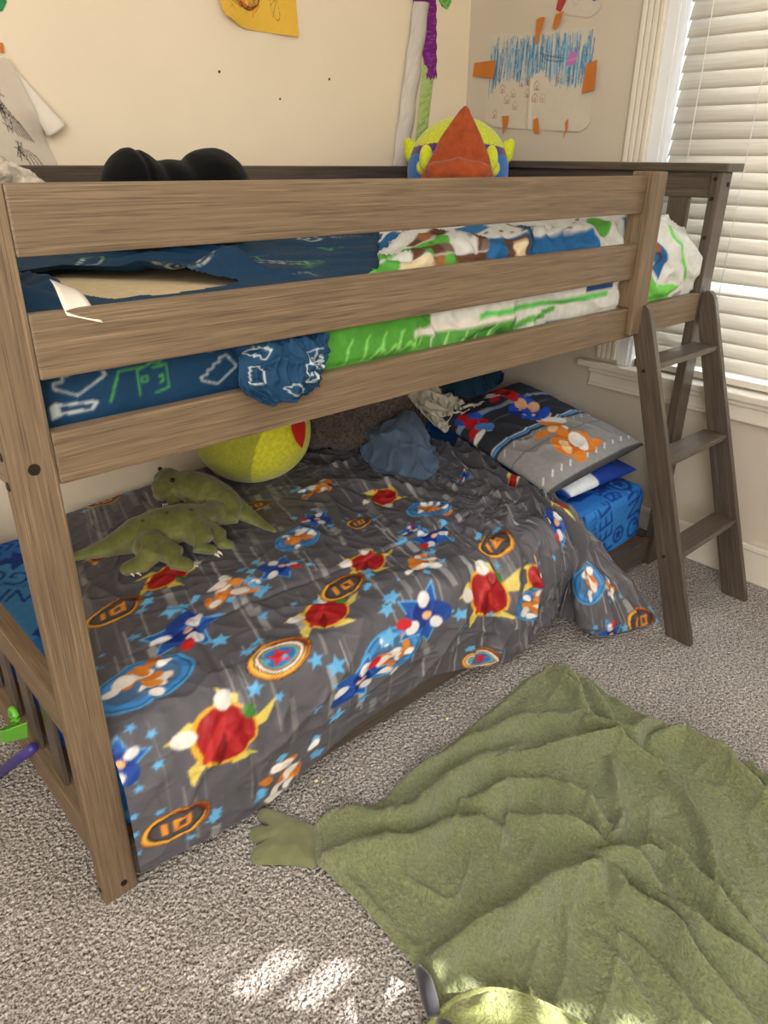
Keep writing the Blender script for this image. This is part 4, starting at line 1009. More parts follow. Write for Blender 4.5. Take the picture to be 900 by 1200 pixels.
d2 = empty('dinosaur_plush', (.64, .68, .40), 'olive green dinosaur plush with open mouth sprawled across the other dinosaur', 'plush toy')
sp = [(.748, .490, .358), (.735, .545, .37), (.715, .60, .39), (.69, .65, .415), (.66, .69, .435), (.635, .73, .445), (.615, .765, .45)]
bm = blob_tubes([(sp, [.007, .015, .026, .042, .050, .046, .036])], [((.60, .79, .455), (.040, .045, .034)), ((.575, .775, .45), (.034, .03, .024))])
bm_tube(bm, [(.59, .78, .455), (.565, .765, .445), (.545, .755, .425)], [.032, .026, .016], 14); bm_tube(bm, [(.60, .765, .435), (.585, .745, .41), (.572, .735, .395)], [.024, .018, .012], 14)
bmesh.ops.recalc_face_normals(bm, faces=bm.faces)
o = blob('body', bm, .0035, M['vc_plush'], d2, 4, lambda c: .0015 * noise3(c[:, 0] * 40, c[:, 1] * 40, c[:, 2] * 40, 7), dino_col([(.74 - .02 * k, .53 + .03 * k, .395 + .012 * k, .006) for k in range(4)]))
for nm, p, r in (('leg', [(.69, .635, .42), (.69, .60, .40), (.675, .585, .39), (.66, .60, .385)], [.036, .030, .024, .018]),
                 ('arm', [(.645, .70, .44), (.65, .66, .425), (.63, .655, .40), (.60, .67, .40)], [.030, .026, .022, .016]),
                 ('arm', [(.625, .725, .43), (.615, .69, .41), (.59, .69, .395), (.565, .70, .392)], [.026, .022, .018, .014])):
    blob(nm, blob_tubes([(p, r)]), .0035, M['vc_plush'], d2, 4, None, dino_col([]))
for e in ((.590, .815, .484), (.588, .742, .474)):
    bm = bmesh.new(); bm_ball(bm, e, .0065, 3); o = bm_obj('eye', bm, M['eye'], None, True); place(o, d2)
for k in range(4):
    e = Vector((.552 + .008 * k, .742 + .002 * k, .412 - .002 * k)); o = tube('tooth', [e, e + Vector((-.001, -.003, -.01))], [.003, .0006], M['white_tag'], None, 6); place(o, d2)

# clothes
o = cloth_lump('blue_grey_shirt', [
    [(1.24, .60, .352), (1.27, .70, .365), (1.34, .78, .37), (1.42, .80, .375)],
    [(1.27, .53, .355), (1.30, .64, .43), (1.37, .73, .46), (1.46, .79, .39)],
    [(1.31, .48, .352), (1.36, .58, .445), (1.44, .68, .475), (1.50, .76, .42)],
    [(1.34, .47, .352), (1.39, .55, .40), (1.46, .64, .43), (1.50, .72, .40)],
    [(1.37, .48, .352), (1.42, .55, .355), (1.48, .62, .365), (1.51, .68, .37)]], M['shirt'], None, (130, 110), .026, 14, (3, 3), None, .003, (0, 0, 1))
tag(o, 'crumpled blue-grey shirt heaped on the grey comforter', 'shirt')
cm = Canvas(.3, .3, .002, (190, 184, 170))
for k in range(70):
    x, y = r_.uniform(0, .3), r_.uniform(0, .3); cm.ell(x, y, r_.uniform(.006, .016), r_.uniform(.003, .008), r_.choice([(134, 128, 114), (150, 158, 166), (218, 212, 200), (118, 116, 108)]), r_.uniform(0, 3))
cm.blur(1)
o = cloth_lump('patterned_cloth', [
    [(1.56, .88, .56), (1.60, .87, .58), (1.65, .84, .56), (1.68, .80, .50)],
    [(1.55, .78, .50), (1.59, .77, .53), (1.64, .74, .515), (1.68, .71, .49)],
    [(1.55, .69, .45), (1.59, .68, .475), (1.64, .66, .48), (1.69, .64, .495)],
    [(1.55, .61, .42), (1.60, .60, .455), (1.65, .59, .48), (1.72, .58, .50)]], M['vc'], None, (120, 100), .022, 24, (3, 3), cm, .003, (0, -.4, 1))
tag(o, 'crumpled cream cloth with grey pattern between the blue shirt and the striped pillow', 'clothing')
cw = Canvas(.3, .3, .002, (18, 50, 72)); house(cw, .05, .08, .1, (70, 130, 150), .002); steps(cw, .1, .2, 4, .02, (70, 130, 150), .4, .002); house(cw, .17, .17, .08, (60, 130, 80), .002); cw.blur(1)
o = cloth_lump('navy_pillowcase', [
    [(1.70, .74, .50), (1.70, .80, .56), (1.72, .86, .60), (1.74, .92, .60)],
    [(1.74, .66, .505), (1.76, .74, .60), (1.79, .82, .65), (1.80, .92, .64)],
    [(1.80, .62, .53), (1.83, .70, .61), (1.86, .79, .66), (1.88, .90, .65)],
    [(1.88, .64, .545), (1.90, .70, .59), (1.92, .78, .62), (1.93, .88, .61)],
    [(1.93, .70, .545), (1.94, .74, .56), (1.95, .80, .57), (1.95, .86, .57)]], M['vc'], None, (110, 90), .012, 34, (3, 3), cw, .003, (-.3, -.5, 1))
tag(o, 'dark navy pillowcase with faint outline drawings at the far corner of the lower bunk', 'pillowcase')

# ------------------------------------------------------------------ hooded green plush blanket on the carpet
TP = [(.400, -.118), (.450, -.118), (.547, -.165), (.66, -.158), (.775, -.146), (.985, -.128), (1.130, -.112), (1.216, -.125)]
LP = [(.400, -.118), (.345, -.200), (.354, -.250), (.358, -.317), (.354, -.406), (.352, -.481), (.318, -.62), (.30, -.85), (.28, -1.15)]
RP = [(1.216, -.125), (1.245, -.19), (1.262, -.24), (1.235, -.33), (1.245, -.43), (1.225, -.53), (1.222, -.66), (1.29, -.73), (1.34, -.85), (1.36, -1.15)]
def resamp(p, n):
    p = np.array(p, float); s = np.concatenate([[0], np.cumsum(np.linalg.norm(np.diff(p, axis=0), axis=1))]); q = np.linspace(0, s[-1], n)
    o_ = np.stack([np.interp(q, s, p[:, i]) for i in (0, 1)], -1); w = max(2, n // 60); k = np.ones(2 * w + 1) / (2 * w + 1)
    return np.stack([np.convolve(np.pad(o_[:, i], w, mode='reflect', reflect_type='odd'), k, 'valid') for i in (0, 1)], -1)
nU, nV = 400, 400
t_, l_, r__ = resamp(TP, nU), resamp(LP, nV), resamp(RP, nV)
u = np.linspace(0, 1, nU)[:, None, None]; v = np.linspace(0, 1, nV)[None, :, None]
b_ = l_[-1] + (r__[-1] - l_[-1]) * u[:, 0]
B = (1 - v) * t_[:, None] + v * b_[:, None] + (1 - u) * l_[None] + u * r__[None] - ((1 - u) * (1 - v) * t_[0] + u * (1 - v) * t_[-1] + (1 - u) * v * l_[-1] + u * v * r__[-1])
X, Y = B[..., 0], B[..., 1]
Hh = np.full(X.shape, .012)
RIDGES = [  # (points on the carpet, height, half width)
 ([(.428, -.133), (.504, -.219), (.57, -.248), (.677, -.245), (.779, -.254), (.895, -.288)], .030, .022),
 ([(.358, -.222), (.417, -.243), (.502, -.30), (.603, -.334), (.658, -.359), (.668, -.404)], .030, .024),
 ([(.673, -.29), (.716, -.328), (.788, -.344), (.855, -.384)], .024, .015),
 ([(.362, -.512), (.463, -.529), (.53, -.549), (.64, -.563), (.724, -.597), (.769, -.585)], .038, .022),
 ([(.45, -.128), (.60, -.150), (.832, -.202), (.981, -.231), (1.121, -.306)], .022, .018),
 ([(.77, -.256), (.914, -.331), (1.075, -.418), (1.066, -.44), (1.073, -.487), (1.091, -.542)], .034, .014),
 ([(1.089, -.327), (1.103, -.401), (1.109, -.448), (1.172, -.446), (1.218, -.463)], .034, .014),
 ([(1.144, -.48), (1.208, -.529), (1.197, -.598), (1.164, -.673), (1.145, -.753), (1.14, -.9)], .042, .020),
 ([(1.19, -.50), (1.225, -.56), (1.225, -.66), (1.20, -.76)], .036, .014),
 ([(1.071, -.553), (1.035, -.619), (.974, -.692), (.93, -.73), (.87, -.831)], .022, .013),
 ([(.905, -.633), (.855, -.732), (.83, -.811), (.83, -.883)], .028, .018),
 ([(.761, -.578), (.789, -.637), (.789, -.697)], .042, .018),
 ([(.755, -.607), (.724, -.663), (.718, -.727), (.702, -.79), (.678, -.873), (.683, -.913)], .042, .018),
 ([(.77, -.68), (.747, -.744), (.745, -.795), (.761, -.843), (.788, -.901)], .042, .019),
 ([(1.183, -.173), (1.162, -.258), (1.108, -.327)], .026, .014),
 ([(1.225, -.244), (1.152, -.35), (1.108, -.405)], .026, .014),
 ([(1.20, -.14), (1.20, -.21), (1.175, -.26)], .024, .013),
 ([(.913, -.542), (.845, -.579), (.813, -.578)], .024, .013),
 ([(.723, -.393), (.753, -.459), (.811, -.54), (.806, -.583)], .026, .016),
 ([(.86, -.40), (.88, -.47), (.84, -.55), (.82, -.59)], .022, .014),
 ([(1.02, -.45), (.96, -.50), (.90, -.545)], .020, .014),
 ([(.798, -.619), (.868, -.661)], .032, .013),
 ([(.66, -.70), (.64, -.80), (.62, -.9)], .016, .015),
 ([(.62, -.66), (.60, -.74), (.585, -.8)], .010, .015)]
wx_ = .012 * noise2(X * 9, Y * 9, 91); wy_ = .012 * noise2(X * 9 + 5, Y * 9, 92)
for pts, h, w in RIDGES:
    n = len(pts); best = np.full(X.shape, 9.); along = np.zeros(X.shape)
    for k, ((x0, y0), (x1, y1)) in enumerate(zip(pts, pts[1:])):
        t = np.clip(((X + wx_ - x0) * (x1 - x0) + (Y + wy_ - y0) * (y1 - y0)) / ((x1 - x0) ** 2 + (y1 - y0) ** 2), 0, 1)
        dd = np.hypot(X + wx_ - x0 - t * (x1 - x0), Y + wy_ - y0 - t * (y1 - y0)); m = dd < best
        best = np.where(m, dd, best); along = np.where(m, (k + t) / (n - 1), along)
    w = w * 1.0; amp = 1.55 * h * (.35 + .65 * np.clip(np.sin(np.clip(along, .0, 1) * PI * .9 + .25), 0, 1))
    Hh = np.maximum(Hh, .012 + amp * np.exp(-np.abs(best / w) ** 2.4)) + .12 * amp * np.exp(-(best / (w * 2.2)) ** 2)
Hh += .010 * (1 - np.minimum(1, np.abs(noise2(X * 6 + wx_ * 20, Y * 9 - X * 3, 99)) * 3.2)) ** 2 + .006 * noise2(X * 7, Y * 7, 93) + .004 * np.abs(noise2(X * 16, Y * 11, 94))
ed = np.minimum(np.minimum(u[..., 0] / .03, (1 - u[..., 0]) / .03), np.minimum(v[..., 0] / .03, 1)); ed = np.clip(ed, 0, 1)
hem = .008 * np.exp(-((ed - .55) / .25) ** 2) * (ed < 1)
Hh = np.maximum(.004, Hh * (.35 + .65 * np.sqrt(ed)) + hem) + .0028 * noise2(X * 130, Y * 110, 95) + .0016 * noise2(X * 260, Y * 220, 96)
Hh = np.maximum(Hh, .002)
Pb = np.stack([X, Y, Hh], -1)
blk = grid('hooded_blanket', Pb, M['blanket'], None, None, flip=True)
tag(blk, 'large olive green plush hooded blanket spread in folds on the carpet', 'blanket')
# paw
bm = bmesh.new(); ctr = np.array((.372, -.158)); 
def bh(x, y): return .012
pw = [(.405, -.120), (.390, -.085), (.372, -.046), (.352, -.008), (.336, -.004), (.326, -.022), (.332, -.060), (.306, -.040), (.288, -.040), (.284, -.060), (.304, -.094), (.276, -.084), (.256, -.094), (.256, -.112), (.282, -.134), (.310, -.162), (.348, -.205), (.375, -.165)]
pwd = resamp(pw + pw[:1], 140)[:-1]; cen = pwd.mean(0)
rings = np.linspace(1, 0, 22)
Pp = np.zeros((len(pwd), len(rings), 3))
for j, q in enumerate(rings):
    pt = cen + (pwd - cen) * q; Pp[:, j, :2] = pt
    Pp[:, j, 2] = .003 + .020 * np.sqrt(np.clip(1 - q ** 4, 0, 1)) + .004 * noise2(pt[:, 0] * 40, pt[:, 1] * 40, 97) * (q < .95)
Pp[:, -1, :] = Pp[:, -1, :].mean(0)
o = grid('paw', Pp, M['paw'], blk, wrapu=True); o['label'] = 'flat suede three-toed paw'
bmm = bmesh.new(); bmm.from_mesh(o.data); bmesh.ops.recalc_face_normals(bmm, faces=bmm.faces); bmm.to_mesh(o.data); bmm.free(); smooth(o.data)
# hood
nh = 150
a, r1 = np.meshgrid(np.linspace(0, 2 * PI, nh), np.linspace(1, 0, 60), indexing='ij')
out = resamp([(.262, -.575), (.30, -.568), (.35, -.570), (.395, -.592), (.43, -.63), (.455, -.68), (.475, -.745), (.47, -.84), (.40, -.92), (.30, -.92), (.22, -.84), (.205, -.72), (.225, -.62), (.262, -.575)], nh)
cn_ = np.array((.335, -.735))
Hp = np.zeros((nh, 60, 3)); q = r1
pt = cn_ + (out[:, None] - cn_) * q[..., None]
Hp[..., :2] = pt; Hp[..., 2] = .020 + .062 * np.clip(1 - q ** 3, 0, 1) ** .55 + .010 * (1 - np.minimum(1, np.abs(noise2(pt[..., 0] * 11, pt[..., 1] * 14, 98)) * 2.6)) ** 2 * (1 - q ** 4) + .0022 * noise2(pt[..., 0] * 130, pt[..., 1] * 110, 95)
Hp[..., 2] = np.maximum(Hp[..., 2], .012)
o = grid('hood', Hp, M['hood'], blk); o['label'] = 'pale yellow-green hood'
bmm = bmesh.new(); bmm.from_mesh(o.data); bmesh.ops.recalc_face_normals(bmm, faces=bmm.faces); bmm.to_mesh(o.data); bmm.free(); smooth(o.data)
sm_ = [Vector((*p, .075 - .0)) for p in resamp([(.262, -.583), (.30, -.577), (.35, -.580), (.392, -.602), (.424, -.64), (.447, -.69), (.465, -.75)], 26)]
tube('seam', [Vector((p.x, p.y, .048)) for p in sm_], .006, M['hood'], o, 8)
for p0, p1, p2 in (((.345, -.490, .03), (.322, -.530, .056), (.294, -.577, .060)), ((.292, -.590, .066), (.285, -.62, .078), (.276, -.655, .074))):
    bm = bmesh.new(); bm_tube(bm, [p0, Vector(p0).lerp(p1, .5), p1, Vector(p1).lerp(p2, .6), p2], [.004, .010, .013, .014, .010], 14); bmesh.ops.recalc_face_normals(bm, faces=bm.faces)
    h_ = bm_obj('horn', bm, M['horn'], o, True); h_['label'] = 'charcoal felt horn'

# ------------------------------------------------------------------ drawings taped to the walls
PAPER = (214, 204, 186)
def back_sheet(name, poly_xz, cv, w0, parent=None, lift=lambda a, b: 0 * a, n=60, eps=.0008):
    """paper on the back wall: quad corners (tl, tr, br, bl) in x,z"""
    a, b = np.meshgrid(np.linspace(0, 1, n), np.linspace(0, 1, n), indexing='ij'); q = [np.array(p, float) for p in poly_xz]
    xz = ((1 - a) * b)[..., None] * q[0] + (a * b)[..., None] * q[1] + (a * (1 - b))[..., None] * q[2] + ((1 - a) * (1 - b))[..., None] * q[3]
    P = np.stack([xz[..., 0], WY - eps - lift(a, b), xz[..., 1]], -1)
    return grid(name, P, M['paper'], parent, cv.sample(a * cv.w, b * cv.h).reshape(-1, 3)) 
cy = Canvas(.28, .22, .0015, (232, 186, 74))
rr = random.Random(2)
for k in range(40):
    x, y = .095 + rr.gauss(0, .022), .095 + rr.gauss(0, .022); cy.line([(x, y), (x + rr.uniform(-.02, .02), y + rr.uniform(-.03, .03))], .003, rr.choice([(214, 116, 52), (196, 96, 44), (224, 140, 60)]))
for k in range(9): cy.ell(.095, .095, .018 + .004 * k % .02, .03 + .003 * k, (120, 60, 40), .2 * k, .93)
cy.ell(.20, .085, .014, .045, (120, 96, 50), .2, .93); cy.line([(.185, .085), (.212, .115), (.19, .05)], .0015, (110, 90, 50)); cy.line([(.032, .055), (.045, .065), (.038, .075), (.052, .05)], .0015, (170, 120, 50))
cy.blur(1)
o = back_sheet('yellow_drawing', [(1.055, 1.80), (1.358, 1.80), (1.346, 1.617), (1.085, 1.622)], cy, 0, None, lambda a, b: .016 * np.exp(-((1 - a) / .3) ** 2 - (b / .35) ** 2) + .028 * np.exp(-(a / .3) ** 2 - (b / .4) ** 2), 150)
c3 = get_co(o.data); set_co(o.data, c3 + np.array((0, 0, .022)) * np.exp(-((c3[:, [0]] - 1.085) / .04) ** 2 - ((c3[:, [2]] - 1.62) / .03) ** 2)); tag(o, 'yellow sheet with orange crayon drawing taped high on the back wall', 'drawing')
cl_ = Canvas(.26, .30, .0015, (206, 194, 176))
INK = (60, 50, 46)
for k in range(6): cl_.line([(.158 + .007 * k, .205 - .012 * k), (.166 + .008 * k, .15 - .006 * k), (.180 + .008 * k, .105 - .003 * k)], .0026, INK)
for k in range(14): cl_.line([(.145 + rr.uniform(0, .04), .12 + rr.uniform(0, .13)), (.145 + rr.uniform(0, .045), .10 + rr.uniform(0, .13))], .0024, INK)
for k in range(4): cl_.line([(.165 + .008 * k, .07), (.178 + .010 * k, .05), (.182 + .011 * k, .025)], .0026, INK)
for k in range(10): cl_.line([(.15 + rr.uniform(0, .03), .04 + rr.uniform(0, .06)), (.15 + rr.uniform(0, .03), .03 + rr.uniform(0, .06))], .0024, INK)
cl_.blur(1)
def curl(a, b): return .035 * np.exp(-((1 - a) / .25) ** 2) * sstep(.25, .6, b) + .006
o = back_sheet('curled_drawing', [(.33, 1.50), (.47, 1.49), (.565, 1.235), (.33, 1.235)], cl_, 0, None, curl, 150)
tag(o, 'curling white sheet with black ink drawing of clawed legs on the back wall', 'drawing')
a, b = np.meshgrid(np.linspace(0, 1, 14), np.linspace(0, 1, 30), indexing='ij')      # rolled-over upper right edge of the sheet
e0, e1 = np.array((.462, 1.495)), np.array((.562, 1.345)); nrm = np.array((-.83, -.55)); wdt = .006 + .034 * b
th_ = a * 3.6
Pq = np.zeros(a.shape + (3,)); basep = e0 + (e1 - e0) * b[..., None]; off_ = (wdt * np.sin(th_) * .9)[..., None] * nrm
Pq[..., 0] = (basep + off_)[..., 0]; Pq[..., 2] = (basep + off_)[..., 1]; Pq[..., 1] = WY - .012 - wdt * .55 * (1 - np.cos(th_))
ro = grid('rolled_corner', Pq, M['paper'], o, np.broadcast_to(lin((226, 216, 200)), Pq.shape)); solidify(ro, .0006, 0)
box('tape_strip', (.452, WY - .012, 1.505), (.470, WY - .0075, 1.525), M['tape'], o, 0)
o = None
def flat_back(name, pts, mat_c, parent=None, eps=.003, th=.001, mat=None):
    bm = bmesh.new(); vs0 = [bm.verts.new((x, WY - eps, z)) for x, z in pts]; f0 = bm.faces.new(vs0); g = bmesh.ops.extrude_face_region(bm, geom=[f0]); bmesh.ops.translate(bm, verts=[v for v in g['geom'] if isinstance(v, bmesh.types.BMVert)], vec=(0, -th, 0)); bmesh.ops.recalc_face_normals(bm, faces=bm.faces)
    return bm_obj(name, bm, mat, parent)
M['leaf'] = plain('green_paper', (58, 140, 84), .8, .2, var=.15, vscale=60)
o = flat_back('green_paper_leaf', [(.40, 1.58), (.44, 1.575), (.487, 1.592), (.50, 1.612), (.49, 1.64), (.44, 1.66), (.40, 1.65)], None, None, .001, .002, M['leaf']); tag(o, 'green paper scrap with pale edge at the upper left of the back wall', 'paper')
# paper totem in the corner: white rolled strip, purple and green streaked sheets
tt = empty('paper_totem', (1.86, WY - .01, 1.28), 'tall paper totem of white, purple and green streaked strips beside the wall corner', 'paper craft')
cpu = Canvas(.1, .45, .002, (122, 40, 128))
for k in range(200): x, y = rr.uniform(0, .1), rr.uniform(0, .45); cpu.line([(x, y), (x + .02, y + .004)], .0025, rr.choice([(140, 56, 150), (96, 28, 104), (176, 110, 178), (160, 90, 164)]))
cgr = Canvas(.1, .3, .002, (176, 196, 122))
for k in range(90): x, y = rr.uniform(-.02, .1), rr.uniform(0, .3); cgr.line([(x, y), (x + .06, y + .006)], .003, rr.choice([(150, 178, 88), (196, 208, 150), (136, 166, 78)]))
cwh = Canvas(.1, .6, .003, (204, 196, 186))
for k in range(60): x, y = rr.uniform(0, .1), rr.uniform(0, .6); cwh.line([(x, y), (x + .01, y + .03)], .004, rr.choice([(192, 184, 176), (214, 208, 200)]))
for q in (cpu, cgr, cwh): q.blur(1)
o = back_sheet('purple_strip', [(1.83, 1.80), (1.952, 1.80), (1.968, 1.56), (1.918, 1.55)], cpu, 0, None, lambda a, b: .004 + .006 * np.sin(a * 3) + .002 * np.sin(b * 40), 120)
c3 = get_co(o.data); zz = (c3[:, 2] < 1.62); c3[:, 2] = np.where(zz, c3[:, 2] - .03 * np.abs(((c3[:, 0] * 60) % 1) - .5) * np.clip((1.62 - c3[:, 2]) / .06, 0, 1), c3[:, 2]); set_co(o.data, c3); place(o, tt)
o = back_sheet('green_strip', [(1.90, 1.60), (1.962, 1.60), (1.93, 1.36), (1.868, 1.32)], cgr, 0, None, lambda a, b: .002 + .004 * np.sin(a * 3), 100); place(o, tt)
o = back_sheet('white_strip', [(1.842, 1.765), (1.914, 1.765), (1.828, 1.255), (1.752, 1.262)], cwh, 0, None, lambda a, b: .009 + .022 * np.sin(a * PI) ** .8 + .003 * np.sin(b * 25), 110); place(o, tt)
bm = bmesh.new(); bm_tube(bm, [(1.80, WY - .014, 1.80), (1.85, WY - .02, 1.785), (1.90, WY - .02, 1.79), (1.95, WY - .014, 1.80)], [.006, .012, .012, .006], 8); bmesh.ops.recalc_face_normals(bm, faces=bm.faces)
M['purple_paper'] = plain('purple_paper', (122, 40, 128), .8, .2, var=.3, vscale=120)
o = bm_obj('purple_band', bm, M['purple_paper'], None, True); place(o, tt)
M['green_paper'] = plain('green_streak_paper', (110, 170, 84), .8, .2, var=.3, vscale=90)
o = flat_back('green_paper_fringe', [(1.965, 1.84), (1.965, 1.79), (1.985, 1.768), (2.012, 1.762), (2.03, 1.785), (2.025, 1.84)], None, None, .001, .004, M['green_paper']); tag(o, 'small streaked green paper fringe above the corner near the purple strip', 'paper')
# drawing on the right wall: blue crayon sky over white hills with little red houses
cd_ = Canvas(.47, .31, .0012, (206, 196, 180))
hill = lambda x: .115 + .055 * math.sin(x * 9 - .6) + .03 * math.sin(x * 21) if x < .2 else .15 + .05 * math.exp(-((x - .245) / .05) ** 2) - .02
for k in range(230):
    x = rr.uniform(.005, .46); y1 = rr.uniform(.24, .305); y0 = max(hill(x) + .02 * rr.random(), y1 - rr.uniform(.06, .2)); c = rr.choice([(62, 132, 178), (84, 150, 190), (120, 172, 200), (50, 112, 160), (140, 180, 200)])
    cd_.line([(x, y0), (x + rr.uniform(-.004, .014), y1)], rr.choice([.0018, .0025, .0035]), c)
for x, y in ((.075, .13), (.10, .095), (.128, .115), (.14, .075), (.165, .15), (.195, .155), (.195, .115), (.235, .14), (.23, .10), (.265, .10), (.33, .165), (.365, .165), (.045, .045)):
    s = .011; cd_.line([(x - s, y - s), (x + s, y - s), (x + s, y + s * .6), (x, y + s * 1.6), (x - s, y + s * .6)], .0014, (150, 80, 72), True); cd_.rect(x, y - s * .4, s * .6, s, (150, 90, 80)); cd_.rect(x, y - s * .4, s * .3, s * .6, (206, 196, 180))
cd_.line([(.24, .245), (.27, .235), (.30, .23), (.34, .225), (.345, .215), (.31, .215), (.27, .222), (.25, .238)], .002, (50, 50, 70))
for k in range(8): cd_.line([(.25 + .012 * k, .22 + .006 * (k % 2)), (.255 + .012 * k, .236)], .0016, (60, 60, 90))
cd_.poly([(.355, .20), (.40, .205), (.405, .26), (.395, .235), (.375, .25), (.36, .22)], (184, 120, 178)); cd_.line([(.36, .215), (.40, .222)], .003, (200, 150, 196))
cd_.line([(.205, .0), (.205, .19)], .0016, (176, 166, 152)); cd_.line([(.205, .17), (.235, .20), (.27, .18), (.30, .14)], .0016, (182, 172, 158))
cd_.blur(1)
def right_sheet(name, q, cv, lift, n=160, eps=.0006):
    a, b = np.meshgrid(np.linspace(0, 1, n), np.linspace(0, 1, n), indexing='ij'); q = [np.array(p, float) for p in q]
    yz = ((1 - a) * b)[..., None] * q[0] + (a * b)[..., None] * q[1] + (a * (1 - b))[..., None] * q[2] + ((1 - a) * (1 - b))[..., None] * q[3]
    # rounded lower corners
    cr = np.clip((.10 - b) / .10, 0, 1) ** 2 * .05; yz[..., 0] += np.where(a > .5, 1, -1) * cr * np.abs(a - .5) * 2 * .8
    P = np.stack([WX - eps - lift(a, b), yz[..., 0], yz[..., 1]], -1)
    return grid(name, P, M['paper'], None, cv.sample(a * cv.w, b * cv.h).reshape(-1, 3))
o = right_sheet('sky_drawing', [(1.022, 1.688), (.582, 1.672), (.560, 1.372), (1.022, 1.393)], cd_, lambda a, b: .0004 + .006 * np.exp(-(b / .12) ** 2) * (.5 + .5 * np.sin(a * 9)) + .004 * np.exp(-((a - .44) / .02) ** 2) * (b < .6))
tag(o, 'crayon drawing of blue sky over white hills with small red houses on the right wall', 'drawing')
sky = o
def tape(parent, pts, eps=.014, label=None):
    bm = bmesh.new(); vs0 = [bm.verts.new((WX - eps, y, z)) for y, z in pts]; f0 = bm.faces.new(vs0); g = bmesh.ops.extrude_face_region(bm, geom=[f0]); bmesh.ops.translate(bm, verts=[v for v in g['geom'] if isinstance(v, bmesh.types.BMVert)], vec=(-.0012, 0, 0)); bmesh.ops.recalc_face_normals(bm, faces=bm.faces)
    return bm_obj('tape_strip', bm, M['tape'], parent)
def px_w(u_, v_):   # offsets on the sheet: u across, v up, both 0..1
    y = 1.022 + (.571 - 1.022) * u_; return (y, 1.383 + .30 * v_)
for pp in ([(-.14, .60), (-.125, .74), (.095, .745), (.085, .56)], [(.47, 1.10), (.51, 1.115), (.545, 1.11), (.49, .86), (.47, .87)], [(.62, 1.0), (.64, 1.12), (.71, 1.14), (.675, 1.01), (.645, .98)],
           [(.94, .34), (.955, .62), (1.04, .65), (1.045, .37)], [(.20, .15), (.27, .15), (.262, .05), (.225, -.04), (.215, .06)], [(.52, .10), (.56, .12), (.59, -.04), (.55, -.05), (.53, -.02)], [(.82, .06), (.845, .10), (.85, 0), (.815, -.10), (.83, -.02)]):
    tape(sky, [px_w(*q) for q in pp])
cs2 = Canvas(.2, .2, .003, (204, 194, 178)); cs2.line([(.02, .14), (.1, .03), (.13, .06), (.18, .16)], .003, (188, 176, 160)); cs2.blur(1)
o = right_sheet('upper_drawing', [(.79, 1.90), (.57, 1.90), (.572, 1.70), (.76, 1.72)], cs2, lambda a, b: .001 + 0 * a, 40, .0015)
tag(o, 'plain white folded paper taped above the sky drawing on the right wall', 'drawing')
M['red_paper'] = plain('red_paper', (176, 66, 66), .8, .2, var=.1); M['blue_paper'] = plain('blue_paper', (44, 96, 168), .8, .2, var=.1)
def rpatch(name, pts, mat, par, eps=.0045):
    bm = bmesh.new(); vs0 = [bm.verts.new((WX - eps, y, z)) for y, z in pts]; f0 = bm.faces.new(vs0); g = bmesh.ops.extrude_face_region(bm, geom=[f0]); bmesh.ops.translate(bm, verts=[v for v in g['geom'] if isinstance(v, bmesh.types.BMVert)], vec=(-.001, 0, 0)); bmesh.ops.recalc_face_normals(bm, faces=bm.faces)
    return bm_obj(name, bm, mat, par)
rpatch('red_corner', [(.742, 1.735), (.736, 1.76), (.706, 1.772), (.704, 1.755), (.722, 1.725)], M['red_paper'], o); rpatch('blue_corner', [(.60, 1.742), (.605, 1.76), (.57, 1.77), (.572, 1.745)], M['blue_paper'], o)

# ------------------------------------------------------------------ things beside the foot of the bed
M['box_brown'] = M['tan_wood']
o = tube('purple_rod', [(.0, .284, .193), (-.021, .374, .107), (-.042, .464, .018), (-.05, .50, .012)], .011, M['purple_plastic'], None, 12)
tag(o, 'purple plastic rod leaning on the end rail at the foot of the bed', 'toy')
gt = empty('green_scoop', (-.02, .26, .26), 'bright green plastic scoop toy hooked on the slats at the foot of the bed', 'toy')
bm = bmesh.new()
hexo = [(-.055, .0), (-.03, -.035), (.03, -.035), (.055, .0)]
def gp(a, b, dpt): return Vector((-.012 - dpt, .27 - a * .95, .275 + b + a * .62))
v0 = [bm.verts.new(gp(x, z, 0)) for x, z in hexo]; v1 = [bm.verts.new(gp(x * .7, z * .8 + .002, .038)) for x, z in hexo]
for k in range(3): bm.faces.new((v0[k], v0[k + 1], v1[k + 1], v1[k]))
bm.faces.new(v1); bmesh.ops.recalc_face_normals(bm, faces=bm.faces)
o = bm_obj('scoop', bm, M['green_plastic']); solidify(o, .003, 0); place(o, gt)
bm = bmesh.new(); bm_tube(bm, [gp(.022 * math.cos(t) + .005, .022 * math.sin(t) + .018, .01) for t in np.linspace(-.4, PI + .4, 14)], .006, 10); bmesh.ops.recalc_face_normals(bm, faces=bm.faces)
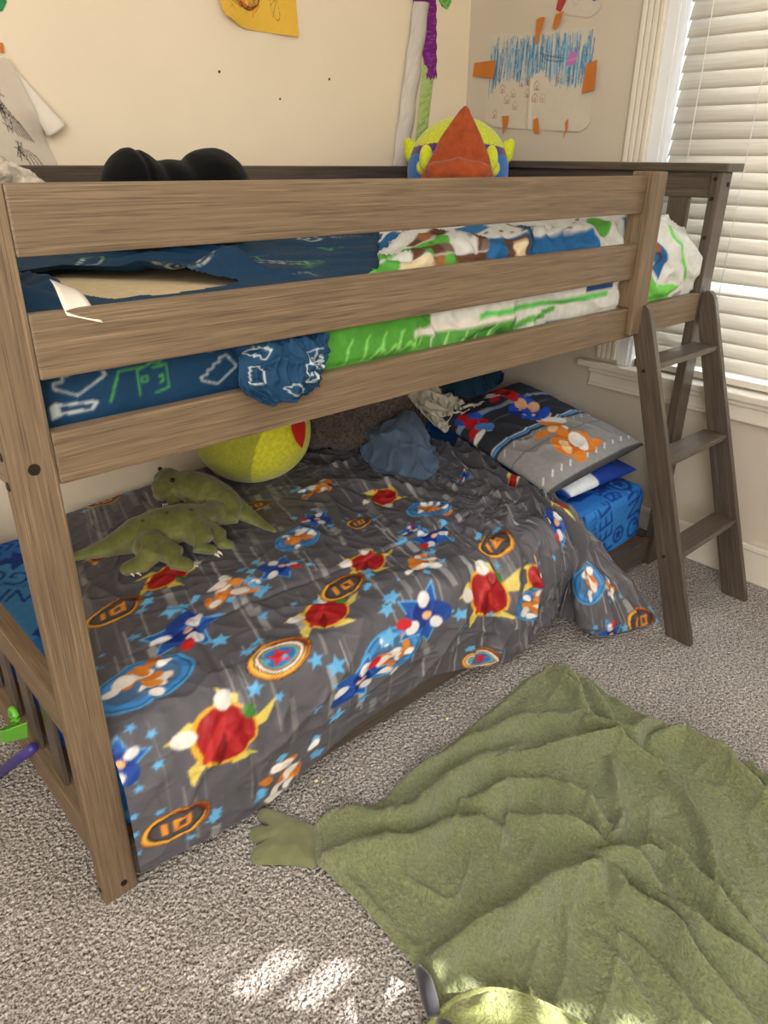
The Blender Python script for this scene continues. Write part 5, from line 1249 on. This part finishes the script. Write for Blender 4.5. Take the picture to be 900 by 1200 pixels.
o = bm_obj('ring', bm, M['green_plastic'], None, True); place(o, gt)
for i, (x, y) in enumerate(((.486, -.02), (.497, -.03), (.60, -.03), (.862, -.075), (1.18, -.085), (1.625, -.40), (.097, -.298), (-.019, -.194), (1.728, -.467))):
    bm = bmesh.new(); s = rr.uniform(.003, .006); bm_ball(bm, (x, y, s * .6), (s, s * .7, s * .6), 2)
    o = bm_obj('crumb', bm, M['crumb'], None, True); tag(o, 'tiny pale crumb lying on the carpet', 'crumb', 'crumbs on the carpet')

# ------------------------------------------------------------------ light
w = bpy.data.worlds.new('sky'); scene.world = w; w.use_nodes = True
bg = w.node_tree.nodes['Background']; bg.inputs[0].default_value = (.86, .94, 1.0, 1); bg.inputs[1].default_value = 8.0
sd_ = bpy.data.lights.new('sun', 'SPOT'); sd_.energy = 90000; sd_.shadow_soft_size = .055; sd_.spot_size = math.radians(9); sd_.spot_blend = .1; sd_.color = (1, .95, .86)
so = bpy.data.objects.new('sun', sd_); COL.objects.link(so); so.rotation_euler = Vector((-.51, .68, -.52)).to_track_quat('-Z', 'Y').to_euler(); so.location = Vector((1.83, -2.63, 1.4)) + Vector((.51, -.68, .52)).normalized() * 12
def area(name, loc, tgt, sx, sy, e, c):
    l = bpy.data.lights.new(name, 'AREA'); l.shape = 'RECTANGLE'; l.size = sx; l.size_y = sy; l.energy = e; l.color = c
    o = bpy.data.objects.new(name, l); COL.objects.link(o); o.location = loc; o.rotation_euler = (Vector(tgt) - Vector(loc)).to_track_quat('-Z', 'Y').to_euler()
area('front_fill', (-1.25, -2.3, 1.7), (.35, .2, .5), 1.7, 1.5, 92, (1, .98, .95))  # unseen fill panel added to brighten the room from front left
area('overhead_fill', (.3, -.9, 2.42), (.3, -.9, 0), 1.6, 1.6, 14, (1, .97, .93))  # soft overhead fill, added and unseen, no ceiling fixture
scene.view_settings.view_transform = 'Standard'
scene.view_settings.look = 'None'
scene.view_settings.exposure = 0.0
scene.cycles.use_denoising = True
scene.cycles.max_bounces = 8
